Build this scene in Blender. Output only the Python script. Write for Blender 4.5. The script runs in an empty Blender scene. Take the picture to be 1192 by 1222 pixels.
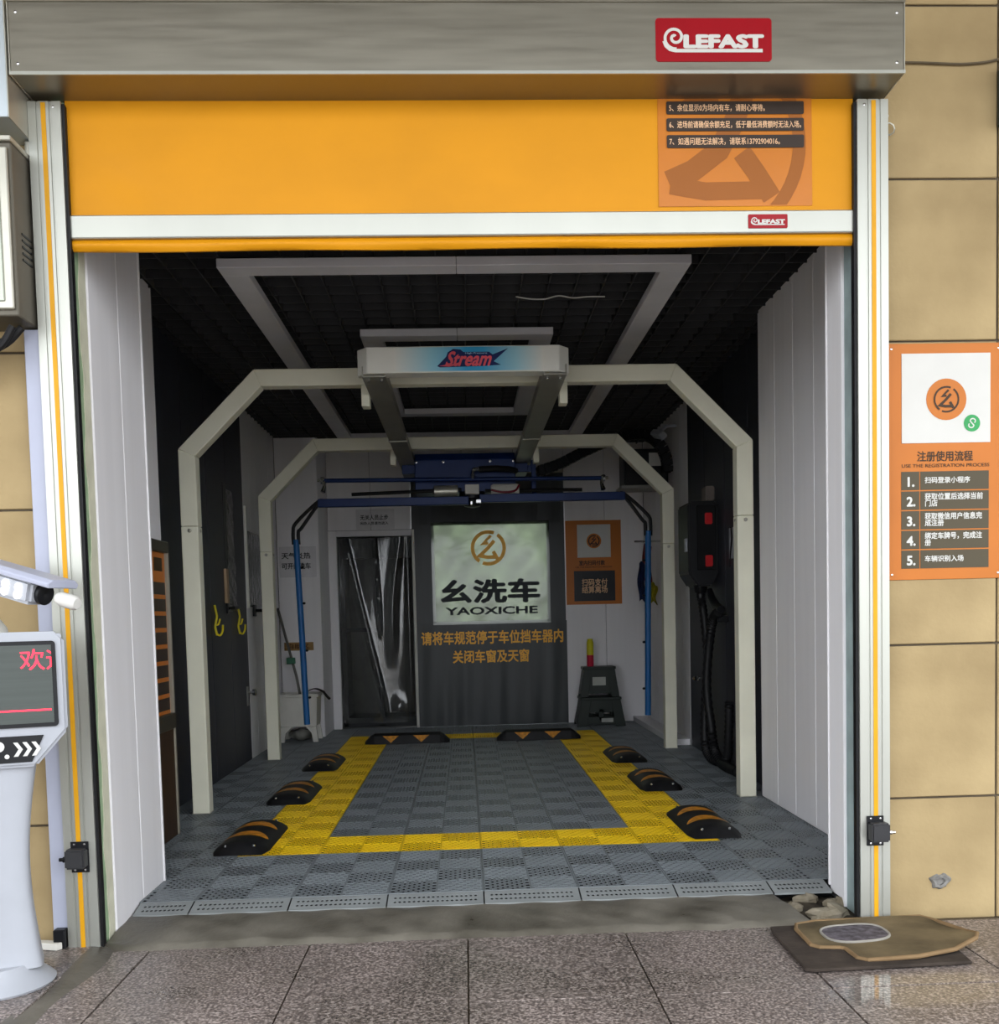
import bpy, bmesh, math, random
from mathutils import Matrix, Vector
random.seed(7)
S = bpy.context.scene
COL = S.collection
PI = math.pi

# ------------------------------------------------------------------ camera, sky, exposure
cam = bpy.data.cameras.new('camera'); co = bpy.data.objects.new('camera', cam); COL.objects.link(co)
cam.sensor_fit = 'HORIZONTAL'; cam.sensor_width = 36.0
cam.lens = 1251.57 / 1192 * 36.0
cam.shift_x = (596 - 610.484) / 1192
cam.shift_y = (809.088 - 611) / 1192
cam.clip_start = 0.05; cam.clip_end = 300
_yaw, _pit, _rol = 0.043079, -0.058493, -0.0238675
_f = Vector((math.sin(_yaw) * math.cos(_pit), math.cos(_yaw) * math.cos(_pit), math.sin(_pit)))
_r = Vector((math.cos(_yaw), -math.sin(_yaw), 0)); _u = _r.cross(_f)
_r2 = _r * math.cos(_rol) + _u * math.sin(_rol); _u2 = -_r * math.sin(_rol) + _u * math.cos(_rol)
M = Matrix((_r2, _u2, -_f)).transposed().to_4x4()
M.translation = Vector((-0.0498, -4.3507, 1.1460)); co.matrix_world = M
S.camera = co

W = bpy.data.worlds.new('overcast'); S.world = W; W.use_nodes = True
nt = W.node_tree; nt.nodes.clear()
wo = nt.nodes.new('ShaderNodeOutputWorld'); bg = nt.nodes.new('ShaderNodeBackground')
bg.inputs[0].default_value = (1.0, 1.04, 1.09, 1)
nt.links.new(bg.outputs[0], wo.inputs[0])
bg.inputs[1].default_value = 1.0

vs = S.view_settings
S.display_settings.display_device = 'sRGB'
vs.view_transform = 'Standard'; vs.look = 'None'; vs.gamma = 1.0; vs.use_curve_mapping = False
vs.exposure = 1.88
S.cycles.diffuse_bounces = 10; S.cycles.max_bounces = 14; S.cycles.transparent_max_bounces = 16

# ------------------------------------------------------------------ materials
def lin(c):
    return tuple(((x / 255) / 12.92 if x / 255 <= .04045 else ((x / 255 + .055) / 1.055) ** 2.4) for x in c)
MATS = {}
def mat(name, rgb, rough=.5, metal=0., var=.08, vscale=6., bump=0., bscale=60., stretch=(1, 1, 1), spec=.25, coat=0., rvar=0., rgb2=None, emit=0., alpha=1., detail=6.):
    if name in MATS: return MATS[name]
    m = bpy.data.materials.new(name); m.use_nodes = True; MATS[name] = m
    t = m.node_tree; b = t.nodes['Principled BSDF']
    c = lin(rgb)
    g = t.nodes.new('ShaderNodeTexCoord'); mp = t.nodes.new('ShaderNodeMapping'); mp.inputs['Scale'].default_value = stretch
    t.links.new(g.outputs['Object'], mp.inputs[0])
    n = t.nodes.new('ShaderNodeTexNoise'); n.inputs['Scale'].default_value = vscale; n.inputs['Detail'].default_value = detail
    t.links.new(mp.outputs[0], n.inputs['Vector'])
    r = t.nodes.new('ShaderNodeValToRGB')
    c2 = lin(rgb2) if rgb2 else tuple(x * (1 - var * 2) for x in c)
    c1 = c if rgb2 else tuple(min(1, x * (1 + var)) for x in c)
    r.color_ramp.elements[0].position = .3; r.color_ramp.elements[0].color = (*c2, 1)
    r.color_ramp.elements[1].position = .7; r.color_ramp.elements[1].color = (*c1, 1)
    t.links.new(n.outputs[0], r.inputs[0]); t.links.new(r.outputs[0], b.inputs['Base Color'])
    b.inputs['Roughness'].default_value = rough; b.inputs['Metallic'].default_value = metal
    b.inputs['Specular IOR Level'].default_value = spec; b.inputs['Coat Weight'].default_value = coat; b.inputs['Coat Roughness'].default_value = .08
    if rvar:
        mr = t.nodes.new('ShaderNodeMapRange'); mr.inputs[1].default_value = .3; mr.inputs[2].default_value = .7
        mr.inputs[3].default_value = max(.03, rough - rvar); mr.inputs[4].default_value = min(1, rough + rvar)
        t.links.new(n.outputs[0], mr.inputs[0]); t.links.new(mr.outputs[0], b.inputs['Roughness'])
    if bump:
        n2 = t.nodes.new('ShaderNodeTexNoise'); n2.inputs['Scale'].default_value = bscale; n2.inputs['Detail'].default_value = 4
        t.links.new(mp.outputs[0], n2.inputs['Vector'])
        bp = t.nodes.new('ShaderNodeBump'); bp.inputs['Strength'].default_value = bump; bp.inputs['Distance'].default_value = .004
        t.links.new(n2.outputs[0], bp.inputs['Height']); t.links.new(bp.outputs[0], b.inputs['Normal'])
    if emit:
        b.inputs['Emission Color'].default_value = (*c, 1); b.inputs['Emission Strength'].default_value = emit
    return m

def clear_sheet(name, tint, rough, refl, bump=0., bscale=8., stretch=(1, 1, 1), trans=.85, haze=0.):
    if name in MATS: return MATS[name]
    m = bpy.data.materials.new(name); m.use_nodes = True; MATS[name] = m
    t = m.node_tree; t.nodes.clear()
    out = t.nodes.new('ShaderNodeOutputMaterial'); tr = t.nodes.new('ShaderNodeBsdfTransparent'); gl = t.nodes.new('ShaderNodeBsdfGlossy')
    tl = t.nodes.new('ShaderNodeBsdfTranslucent'); tl.inputs[0].default_value = (*tint, 1)
    mx = t.nodes.new('ShaderNodeMixShader'); mh = t.nodes.new('ShaderNodeMixShader'); fr = t.nodes.new('ShaderNodeFresnel'); fr.inputs[0].default_value = refl
    tr.inputs[0].default_value = (*[x * trans for x in tint], 1); gl.inputs['Roughness'].default_value = rough
    mh.inputs[0].default_value = haze
    t.links.new(tr.outputs[0], mh.inputs[1]); t.links.new(tl.outputs[0], mh.inputs[2])
    t.links.new(fr.outputs[0], mx.inputs[0]); t.links.new(mh.outputs[0], mx.inputs[1]); t.links.new(gl.outputs[0], mx.inputs[2])
    t.links.new(mx.outputs[0], out.inputs[0])
    if bump:
        g = t.nodes.new('ShaderNodeTexCoord'); mp = t.nodes.new('ShaderNodeMapping'); mp.inputs['Scale'].default_value = stretch
        n2 = t.nodes.new('ShaderNodeTexNoise'); n2.inputs['Scale'].default_value = bscale; n2.inputs['Detail'].default_value = 3
        bp = t.nodes.new('ShaderNodeBump'); bp.inputs['Strength'].default_value = bump; bp.inputs['Distance'].default_value = .03
        t.links.new(g.outputs['Object'], mp.inputs[0]); t.links.new(mp.outputs[0], n2.inputs['Vector'])
        t.links.new(n2.outputs[0], bp.inputs['Height'])
        for s in (gl, fr): t.links.new(bp.outputs[0], s.inputs['Normal'])
    return m

STEEL = mat('brushed_steel', (140, 136, 124), .38, .85, .05, 3, .05, 90, (1, 1, 14), rvar=.05)
STEEL_B = mat('steel_cabinet', (190, 188, 176), .4, .7, .05, 4, .04, 60)
ALU = mat('aluminium_profile', (178, 179, 171), .36, .6, .03, 3, .03, 80, (1, 1, .05))
YSTRIP = mat('yellow_strip', (216, 156, 22), .45, 0, .04)
YCURT = mat('yellow_vinyl', (212, 143, 10), .5, 0, .03, 3, .06, 5, (1, 1, 1.5))
BLACKR = mat('black_rubber', (26, 26, 28), .5, 0, .15, 20, .1, 90)
BLACKP = mat('black_plastic', (22, 23, 26), .38, 0, .1, 12)
RED = mat('red_enamel', (150, 6, 22), .35, 0, .03)
WHITE = mat('white_print', (206, 205, 200), .5, 0, .02)
TAN = mat('tan_stone', (174, 153, 113), .8, 0, .12, 3.2, .4, 45, rgb2=(150, 130, 94), detail=10)
JOINT = mat('dark_joint', (92, 82, 68), .9, 0, .1)
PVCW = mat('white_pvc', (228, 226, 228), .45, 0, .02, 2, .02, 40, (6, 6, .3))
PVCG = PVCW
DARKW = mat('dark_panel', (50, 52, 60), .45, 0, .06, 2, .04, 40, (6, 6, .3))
CREAM = mat('cream_paint', (232, 230, 210), .38, 0, .03, 4, .03, 70)
PVCL = PVCW
GREEN = mat('green_plaster', (150, 172, 138), .85, 0, .1, 9, .3, 30)
PLASTER = mat('cream_plaster', (206, 204, 182), .85, 0, .06, 12, .3, 30)
TILEG = mat('grey_tile', (120, 126, 130), .42, 0, .12, 3, .1, 140, rvar=.1)
TILED = TILEG
TILEY = mat('yellow_tile', (250, 212, 24), .45, 0, .08, 4, .1, 140, rgb2=(238, 192, 16))
EDGE = mat('edge_tile', (132, 136, 136), .45, 0, .08, 5, .06, 90)
SUBF = mat('subfloor_shade', (30, 31, 32), .7, 0, .2, 6)  # near-black paints the shade seen through tile slots and edge holes
GRAN = None
CONC = mat('wet_concrete', (122, 117, 107), .45, 0, .2, 4, .6, 40, rvar=.2, rgb2=(70, 66, 58), detail=12)
GRIDM = mat('black_grid', (58, 58, 60), .5, 0, .1)
VOID = mat('black_void', (10, 10, 11), .9, 0, .1)
LEDF = mat('lamp_profile', (222, 220, 224), .45, .1, .05, 3)
BLUE = mat('blue_paint', (20, 44, 94), .35, .1, .08, 6)
BLUEP = mat('blue_pipe', (30, 94, 154), .35, 0, .06, 6)
CHROME = mat('chrome', (220, 220, 220), .2, 1., .03)
VINYL = mat('charcoal_vinyl', (62, 66, 68), .36, 0, .08, 3, .12, 8, (3, 3, .4))
GOLD = mat('gold_letter', (214, 158, 52), .35, .15, .06, 30)
ORANGE = mat('orange_board', (190, 111, 40), .4, 0, .04, 3)
ORANGE2 = mat('orange_brown_print', (152, 90, 34), .4, 0, .03, 3)
ORANGE3 = mat('orange_sheet', (194, 118, 44), .25, 0, .04, 3, .08, 6)
OLIVE = mat('olive_print', (78, 70, 52), .45, 0, .03)
BROWNP = mat('dark_brown_print', (62, 44, 24), .45, 0, .03)
BARK = mat('dark_bar_print', (56, 46, 40), .4, 0, .03)
GREY_PL = mat('grey_white_plastic', (166, 169, 176), .4, 0, .04, 5)
WPLAS = mat('white_plastic', (214, 212, 204), .45, 0, .05, 6)
DSTOOL = mat('dark_green_plastic', (40, 48, 44), .4, 0, .08, 6)

# ------------------------------------------------------------------ mesh helpers
class MB:
    def __init__(s): s.v = []; s.f = []
    def add(s, vs, fs):
        o = len(s.v); s.v += [tuple(v) for v in vs]; s.f += [tuple(i + o for i in f) for f in fs]; return s
    def box(s, x0, x1, y0, y1, z0, z1):
        return s.add([(x0, y0, z0), (x1, y0, z0), (x1, y1, z0), (x0, y1, z0), (x0, y0, z1), (x1, y0, z1), (x1, y1, z1), (x0, y1, z1)],
                     [(0, 3, 2, 1), (4, 5, 6, 7), (0, 1, 5, 4), (1, 2, 6, 5), (2, 3, 7, 6), (3, 0, 4, 7)])
    def prism(s, poly, axis, a0, a1):
        """poly in the two other axes (x,z for Y; y,z for X; x,y for Z)"""
        n = len(poly)
        def P(q, a): return {'Y': (q[0], a, q[1]), 'X': (a, q[0], q[1]), 'Z': (q[0], q[1], a)}[axis]
        return s.add([P(q, a0) for q in poly] + [P(q, a1) for q in poly],
                     [tuple(range(n))[::-1], tuple(range(n, 2 * n))] + [(i, (i + 1) % n, n + (i + 1) % n, n + i) for i in range(n)])
    def hexa(s, bot, top):
        n = len(bot)
        return s.add(list(bot) + list(top), [tuple(range(n))[::-1], tuple(range(n, 2 * n))] + [(i, (i + 1) % n, n + (i + 1) % n, n + i) for i in range(n)])
    def tube(s, path, r, n=10, closed=False):
        P = [Vector(p) for p in path]; rings = []; up = None
        R = r if isinstance(r, (list, tuple)) else [r] * len(P)
        for i, p in enumerate(P):
            if closed: d = P[(i + 1) % len(P)] - P[i - 1]
            else: d = P[min(i + 1, len(P) - 1)] - P[max(i - 1, 0)]
            d.normalize()
            if up is None: up = Vector((0, 0, 1)) if abs(d.z) < .9 else Vector((1, 0, 0))
            a = up - d * up.dot(d)
            if a.length < 1e-4: a = d.orthogonal()
            a.normalize(); b = d.cross(a); up = a
            rings.append([p + (a * math.cos(2 * PI * k / n) + b * math.sin(2 * PI * k / n)) * R[i] for k in range(n)])
        vs = [v for rg in rings for v in rg]; m = len(P); fs = []
        for i in range(m if closed else m - 1):
            j = (i + 1) % m
            for k in range(n): fs.append((i * n + k, i * n + (k + 1) % n, j * n + (k + 1) % n, j * n + k))
        if not closed: fs += [tuple(range(n))[::-1], tuple((m - 1) * n + k for k in range(n))]
        return s.add(vs, fs)
    def lathe(s, prof, c=(0, 0, 0), n=20, axis='Z'):
        vs = []
        for r, h in prof:
            for k in range(n):
                a = 2 * PI * k / n; x, y = r * math.cos(a), r * math.sin(a)
                q = {'Z': (x, y, h), 'Y': (x, h, y), 'X': (h, x, y)}[axis]
                vs.append((q[0] + c[0], q[1] + c[1], q[2] + c[2]))
        m = len(prof); fs = [(i * n + k, i * n + (k + 1) % n, (i + 1) * n + (k + 1) % n, (i + 1) * n + k) for i in range(m - 1) for k in range(n)]
        fs += [tuple(range(n))[::-1], tuple((m - 1) * n + k for k in range(n))]
        return s.add(vs, fs)
    def grid(s, fn, nu, nv, thick=None):
        """fn(u,v)->point ; thick: vector offset for a closed slab"""
        vs = [Vector(fn(i / nu, j / nv)) for j in range(nv + 1) for i in range(nu + 1)]; w = nu + 1
        fs = [(j * w + i, j * w + i + 1, (j + 1) * w + i + 1, (j + 1) * w + i) for j in range(nv) for i in range(nu)]
        if thick is not None:
            N = len(vs); t = Vector(thick); vs = vs + [v + t for v in vs]
            fs += [tuple(i + N for i in f)[::-1] for f in fs]
            for i in range(nu): fs += [(i, N + i, N + i + 1, i + 1), (nv * w + i + 1, N + nv * w + i + 1, N + nv * w + i, nv * w + i)]
            for j in range(nv): fs += [(j * w, (j + 1) * w, N + (j + 1) * w, N + j * w), (j * w + nu, N + j * w + nu, N + (j + 1) * w + nu, (j + 1) * w + nu)]
        return s.add(vs, fs)
    def face(s, *d): s.orient = d; return s
    def xf(s, M4):
        s.v = [tuple(M4 @ Vector(v)) for v in s.v]; return s
    orient = None
    def mesh(s, name, bevel=0., seg=1, smooth=False):
        me = bpy.data.meshes.new(name); me.from_pydata(s.v, [], s.f)
        bm = bmesh.new(); bm.from_mesh(me)
        bmesh.ops.recalc_face_normals(bm, faces=bm.faces)
        if s.orient is not None:
            bm.normal_update(); o_ = Vector(s.orient)
            if sum(f.normal.dot(o_) * f.calc_area() for f in bm.faces) < 0: bmesh.ops.reverse_faces(bm, faces=bm.faces)
        if bevel:
            bmesh.ops.remove_doubles(bm, verts=bm.verts, dist=1e-6)
            es = [e for e in bm.edges if len(e.link_faces) == 2 and e.calc_face_angle(0) > .45]
            bmesh.ops.bevel(bm, geom=es, offset=bevel, segments=seg, affect='EDGES', clamp_overlap=True)
        bm.to_mesh(me); bm.free()
        if smooth:
            me.polygons.foreach_set('use_smooth', [True] * len(me.polygons))
            if hasattr(me, 'set_sharp_from_angle'): me.set_sharp_from_angle(angle=.7)
        me.update(); return me

def link(name, me, m, parent=None, local=False):
    o = bpy.data.objects.new(name, me); COL.objects.link(o)
    if me is not None and m is not None:
        if len(me.materials) == 0: me.materials.append(m)
        elif me.materials[0] != m: o.material_slots[0].link = 'OBJECT'; o.material_slots[0].material = m
    if parent is not None:
        o.parent = parent
        if not local and parent.type == 'EMPTY':
            o.matrix_parent_inverse = (Matrix.Translation(parent.location) @ parent.rotation_euler.to_matrix().to_4x4()).inverted()
    return o
def part(name, mb, m, parent, bevel=0., seg=1, smooth=False, local=False, label=None):
    o = link(name, mb.mesh(name, bevel, seg, smooth), m, parent, local)
    if label: o['label'] = label
    return o
def tag(o, label, cat, group=None):
    o['label'] = label; o['category'] = cat
    if group: o['group'] = group
    return o
def thing(name, label, cat, loc=(0, 0, 0), rz=0, group=None):
    o = bpy.data.objects.new(name, None); COL.objects.link(o); o.empty_display_size = .1
    o.location = loc; o.rotation_euler = (0, 0, rz)
    return tag(o, label, cat, group)
def struct(name, mb, m, label=None, cat=None, **k):
    o = part(name, mb, m, None, **k); o['kind'] = 'structure'
    o['label'] = label or name.replace('_', ' ') + ' of the car wash bay'; o['category'] = cat or name.split('_')[0]
    return o
def copy_tree(o, parent=None):
    c = o.copy(); COL.objects.link(c)
    if parent is not None: c.parent = parent
    for ch in list(o.children): copy_tree(ch, c)
    return c
def arc(cx, cz, r, a0, a1, n): return [(cx + r * math.cos(a0 + (a1 - a0) * i / n), cz + r * math.sin(a0 + (a1 - a0) * i / n)) for i in range(n + 1)]
def rrect(x0, x1, z0, z1, r, n=4):
    return arc(x1 - r, z1 - r, r, 0, PI / 2, n) + arc(x0 + r, z1 - r, r, PI / 2, PI, n) + arc(x0 + r, z0 + r, r, PI, 1.5 * PI, n) + arc(x1 - r, z0 + r, r, 1.5 * PI, 2 * PI, n)
def clip(poly, x0, x1, y0, y1):
    for ax, lim, sg in ((0, x0, 1), (0, x1, -1), (1, y0, 1), (1, y1, -1)):
        out = []
        for i in range(len(poly)):
            a, b = poly[i - 1], poly[i]; da, db = (a[ax] - lim) * sg, (b[ax] - lim) * sg
            if (da >= 0) != (db >= 0):
                t = da / (da - db); out.append((a[0] + (b[0] - a[0]) * t, a[1] + (b[1] - a[1]) * t))
            if db >= 0: out.append(b)
        poly = out
        if len(poly) < 3: return []
    return poly
def bez(p0, p1, p2, p3, n):
    p0, p1, p2, p3 = map(Vector, (p0, p1, p2, p3))
    return [tuple(p0 * (1 - t) ** 3 + p1 * 3 * t * (1 - t) ** 2 + p2 * 3 * t * t * (1 - t) + p3 * t ** 3) for t in [i / n for i in range(n + 1)]]
def smoothpath(pts, k=6):
    P = [Vector(p) for p in pts]; out = []
    for i in range(len(P) - 1):
        a, b, c, d = P[max(i - 1, 0)], P[i], P[i + 1], P[min(i + 2, len(P) - 1)]
        for j in range(k):
            t = j / k
            out.append(tuple(.5 * ((2 * b) + (c - a) * t + (2 * a - 5 * b + 4 * c - d) * t * t + (3 * b - a - 3 * c + d) * t ** 3)))
    out.append(tuple(P[-1])); return out

# ---- lettering: all text meshes made in one go
TEXT = {
 'lefast': ('LEFAST', .06), 'n5': ('5、余位显示0为场内有车，请耐心等待。', .012), 'n6': ('6、进场前请确保余额充足，低于最低消费额时无法入场。', .012),
 'n7': ('7、如遇问题无法解决，请联系13792904016。', .012), 'reg': ('注册使用流程', .022), 'rege': ('USE THE REGISTRATION PROCESS', .01),
 'd1': ('1.', .04), 'd2': ('2.', .04), 'd3': ('3.', .04), 'd4': ('4.', .04), 'd5': ('5.', .04),
 'r1': ('扫码登录小程序', .026), 'r2': ('获取位置后选择当前\n门店', .026), 'r3': ('获取微信用户信息完\n成注册', .026), 'r4': ('绑定车牌号，完成注\n册', .026), 'r5': ('车辆识别入场', .026),
 'yao': ('幺洗车', .04), 'yaoe': ('YAOXICHE', .03), 'b1': ('请将车规范停于车位挡车器内', .026), 'b2': ('关闭车窗及天窗', .026),
 'door1': ('无关人员止步', .02), 'door2': ('闲杂人员请勿进入', .02), 's1': ('天气炎热', .02), 's2': ('可开门洗车', .02), 'huan': ('欢迎', .006), 'P': ('P.', .04),
 'stream': ('Stream', .03), 'hp': ('High Pressure', .01), 'inq': ('室内扫码付款', .03), 'inq2': ('扫码支付\n结算离场', .02), 'keep': ('自助区', .02),
}
TM = {}
def build_texts():
    obs = []
    for k, (s, off) in TEXT.items():
        cu = bpy.data.curves.new('t_' + k, 'FONT'); cu.body = s; cu.size = 1; cu.offset = 0; cu.resolution_u = 3; cu.fill_mode = 'FRONT'
        cu.space_line = .95
        o = bpy.data.objects.new('t_' + k, cu); COL.objects.link(o); obs.append((k, o, cu))
    dg = bpy.context.evaluated_depsgraph_get(); dg.update()
    for k, o, cu in obs:
        me = bpy.data.meshes.new_from_object(o.evaluated_get(dg)); me.materials.clear()
        TM[k] = ([tuple(v.co) for v in me.vertices], [tuple(p.vertices) for p in me.polygons])
        bpy.data.meshes.remove(me)
    for k, o, cu in obs:
        bpy.data.objects.remove(o); bpy.data.curves.remove(cu)
build_texts()
def text_mb(key, fn, w=None, h=None, ax=.5, ay=.5, shear=0., amax=None):
    """place lettering: bounding box scaled to w x h (one may be None), anchored at (ax, ay); fn(a,b)->3D"""
    vs, fs = TM[key]
    xs = [v[0] for v in vs]; ys = [v[1] for v in vs]
    x0, x1, y0, y1 = min(xs), max(xs), min(ys), max(ys)
    kx = w / (x1 - x0) if w else None; ky = h / (y1 - y0) if h else None
    kx = kx or ky; ky = ky or kx
    mb = MB(); off = TEXT[key][1]
    sh = [(0, 0)] if off < .008 else [(0, 0), (off, 0), (-off, 0), (0, off), (0, -off), (off * .7, off * .7), (-off * .7, -off * .7), (off * .7, -off * .7), (-off * .7, off * .7)]
    for k, (da, db) in enumerate(sh):
        P = []
        for v in vs:
            b = (v[1] + db - y0 - (y1 - y0) * ay) * ky; a = (v[0] + da - x0 - (x1 - x0) * ax) * kx + shear * b
            q = fn(a, b); P.append((q[0], q[1] - .00003 * k, q[2]))
        if amax is None: mb.add(P, fs)
        else:
            for f in fs:
                pl = clip([(P[i][0], P[i][2]) for i in f], -9, amax, -9, 9)
                if len(pl) >= 3: mb.add([(x, P[f[0]][1], z) for x, z in pl], [tuple(range(len(pl)))])
    return mb
def onY(cx, cz, y): return lambda a, b: (cx + a, y, cz + b)

def thick_line(pts, w):
    """quads of a thick polyline in 2D with mitred joints"""
    L = []; R = []
    for i, p in enumerate(pts):
        p = Vector(p); d0 = (p - Vector(pts[i - 1])).normalized() if i else None; d1 = (Vector(pts[i + 1]) - p).normalized() if i < len(pts) - 1 else None
        d = ((d0 or d1) + (d1 or d0)).normalized(); n = Vector((-d.y, d.x))
        k = 1 / max(.45, n.dot(Vector((-(d0 or d1).y, (d0 or d1).x))))
        L.append(tuple(p + n * w / 2 * k)); R.append(tuple(p - n * w / 2 * k))
    return [[L[i], R[i], R[i + 1], L[i + 1]] for i in range(len(pts) - 1)]
WR = (-.185, -.185, 1.14)
def emblem_polys(cx, cz, R, ring=.15, arcs=((-1.95, .95), (1.2, 4.1))):
    ps = []
    for a0, a1 in arcs:
        o = arc(0, 0, 1, a0, a1, 18); i = arc(0, 0, 1 - ring, a0, a1, 18)
        ps += [[o[k], o[k + 1], i[k + 1], i[k]] for k in range(18)]
    if arcs:
        ps += thick_line([(.16, .70), (-.30, .24), (.0, .28)], .17)
        ps += thick_line([(.34, .40), (-.06, -.04), (-.50, -.44), (-.1, -.52), (.40, -.52)], .2)
        ps += thick_line([(.26, -.2), (.40, -.42), (.52, -.66)], .2)
        return [[(cx + x * R, cz + z * R) for x, z in p] for p in ps]
    ps += thick_line([(.12, .74), (-.36, .26), (-.04, .30)], .2)
    ps += thick_line([(.30, .52), (.14, .06), (-.04, -.26), (-.34, -.48), (-.62, -.60)], .24)
    ps += thick_line([(-.60, -.64), (-.2, -.71), (.46, -.70)], .2)
    ps += thick_line([(.22, -.28), (.38, -.5), (.56, -.78)], .22)
    o = arc(WR[0], WR[1], WR[2], -1.5, 1.3, 24); i = arc(WR[0], WR[1], WR[2] * .87, -1.5, 1.3, 24)
    ps += [[o[k], o[k + 1], i[k + 1], i[k]] for k in range(24)]
    return [[(cx + x * R, cz + z * R) for x, z in p] for p in ps]
def emblem(cx, cz, R, fn, rect=None, ring=.15, arcs=((-1.95, .95), (1.2, 4.1))):
    mb = MB()
    for k, p in enumerate(emblem_polys(cx, cz, R, ring, arcs)):
        if rect: p = clip(p, *rect)
        if len(p) >= 3: mb.add([(q[0], q[1] - .00004 * k, q[2]) for q in (fn(a, b) for a, b in p)], [tuple(range(len(p)))])
    return mb
def flat(poly, y): return MB().add([(a, y, b) for a, b in poly], [tuple(range(len(poly)))[::-1]])

# ------------------------------------------------------------------ the setting
ZC = 2.93          # grid ceiling
XW = 1.88          # inner side walls
YB = 6.75          # back wall
# street, pavement
ZG = -.06
def granite():
    m = bpy.data.materials.new('granite'); m.use_nodes = True; t = m.node_tree; b = t.nodes['Principled BSDF']
    g = t.nodes.new('ShaderNodeNewGeometry')
    vo = t.nodes.new('ShaderNodeTexVoronoi'); vo.inputs['Scale'].default_value = 260; t.links.new(g.outputs['Position'], vo.inputs['Vector'])
    n = t.nodes.new('ShaderNodeTexNoise'); n.inputs['Scale'].default_value = 110; n.inputs['Detail'].default_value = 3; t.links.new(g.outputs['Position'], n.inputs['Vector'])
    rmp = t.nodes.new('ShaderNodeValToRGB'); e = rmp.color_ramp.elements
    e[0].position = .34; e[0].color = (*lin((76, 70, 67)), 1); e[1].position = .66; e[1].color = (*lin((180, 171, 165)), 1)
    el = e.new(.5); el.color = (*lin((120, 111, 106)), 1)
    t.links.new(n.outputs[0], rmp.inputs[0])
    n3 = t.nodes.new('ShaderNodeTexNoise'); n3.inputs['Scale'].default_value = 1.6; n3.inputs['Detail'].default_value = 5; t.links.new(g.outputs['Position'], n3.inputs['Vector'])
    st = t.nodes.new('ShaderNodeValToRGB'); st.color_ramp.elements[0].position = .35; st.color_ramp.elements[0].color = (.7, .68, .66, 1); st.color_ramp.elements[1].position = .65; st.color_ramp.elements[1].color = (1.05, 1.0, 1.0, 1)
    t.links.new(n3.outputs[0], st.inputs[0])
    mx = t.nodes.new('ShaderNodeMix'); mx.data_type = 'RGBA'; mx.blend_type = 'MULTIPLY'; mx.inputs['Factor'].default_value = 1
    t.links.new(rmp.outputs[0], mx.inputs['A']); t.links.new(st.outputs[0], mx.inputs['B']); t.links.new(mx.outputs['Result'], b.inputs['Base Color'])
    mr = t.nodes.new('ShaderNodeMapRange'); mr.inputs[1].default_value = .4; mr.inputs[2].default_value = .62; mr.inputs[3].default_value = .22; mr.inputs[4].default_value = .5
    t.links.new(n3.outputs[0], mr.inputs[0]); t.links.new(mr.outputs[0], b.inputs['Roughness'])
    # water film left on the stones before the right post
    vm = t.nodes.new('ShaderNodeVectorMath'); vm.operation = 'SUBTRACT'; vm.inputs[1].default_value = (1.38, -1.16, ZG); t.links.new(g.outputs['Position'], vm.inputs[0])
    vk = t.nodes.new('ShaderNodeVectorMath'); vk.operation = 'MULTIPLY'; vk.inputs[1].default_value = (1.0, 2.6, 0); t.links.new(vm.outputs[0], vk.inputs[0])
    vl = t.nodes.new('ShaderNodeVectorMath'); vl.operation = 'LENGTH'; t.links.new(vk.outputs[0], vl.inputs[0])
    nw = t.nodes.new('ShaderNodeTexNoise'); nw.inputs['Scale'].default_value = 9; nw.inputs['Detail'].default_value = 4; t.links.new(g.outputs['Position'], nw.inputs['Vector'])
    ad = t.nodes.new('ShaderNodeMath'); ad.operation = 'MULTIPLY_ADD'; ad.inputs[1].default_value = .35; t.links.new(nw.outputs[0], ad.inputs[0]); t.links.new(vl.outputs['Value'], ad.inputs[2])
    wm = t.nodes.new('ShaderNodeMapRange'); wm.inputs[1].default_value = .45; wm.inputs[2].default_value = .60; wm.inputs[3].default_value = 1; wm.inputs[4].default_value = 0; t.links.new(ad.outputs[0], wm.inputs[0])
    t.links.new(wm.outputs[0], b.inputs['Coat Weight']); b.inputs['Coat Roughness'].default_value = .04; b.inputs['Coat IOR'].default_value = 1.6
    bp = t.nodes.new('ShaderNodeBump'); bp.inputs['Strength'].default_value = .35; bp.inputs['Distance'].default_value = .003
    t.links.new(n.outputs[0], bp.inputs['Height']); t.links.new(bp.outputs[0], b.inputs['Normal'])
    return m
GRAN = granite()
struct('floor_street', MB().box(-30, 30, -40, 6.9, -.3, -.085), mat('street_stone', (176, 170, 162), .6, 0, .1, 3), 'grey street paving in front of the bay', 'pavement')
pav = struct('floor_pavement', MB().box(-8, 8, -6, -.40, -.14, -.072), JOINT, 'speckled grey granite paving in front of the bay', 'pavement')
xj = [-1.42, -1.25, -.66, -.07, .525, 1.09, 1.69, 2.29, 2.9, 3.5]; yj = [-.455, -1.12, -1.78, -2.44, -3.1, -3.76, -4.42]
stone_cache = {}
def stone(x0, x1, y0, y1, z, parent):
    k = (round(x1 - x0, 3), round(y1 - y0, 3))
    if k not in stone_cache: stone_cache[k] = MB().box(0.003, k[0] - .003, 0.003, k[1] - .003, -.05, 0).mesh('paving_stone', .001)
    o = link('paving_stone', stone_cache[k], GRAN, parent); o.location = (x0, y0, z); return o
for i in range(len(xj) - 1):
    for j in range(len(yj) - 1):
        dz = random.uniform(-.002, .002)
        stone(xj[i], xj[i + 1], yj[j + 1], yj[j], ZG + dz, pav)
xl = [-3.2, -2.6, -2.0, -1.45]
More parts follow.
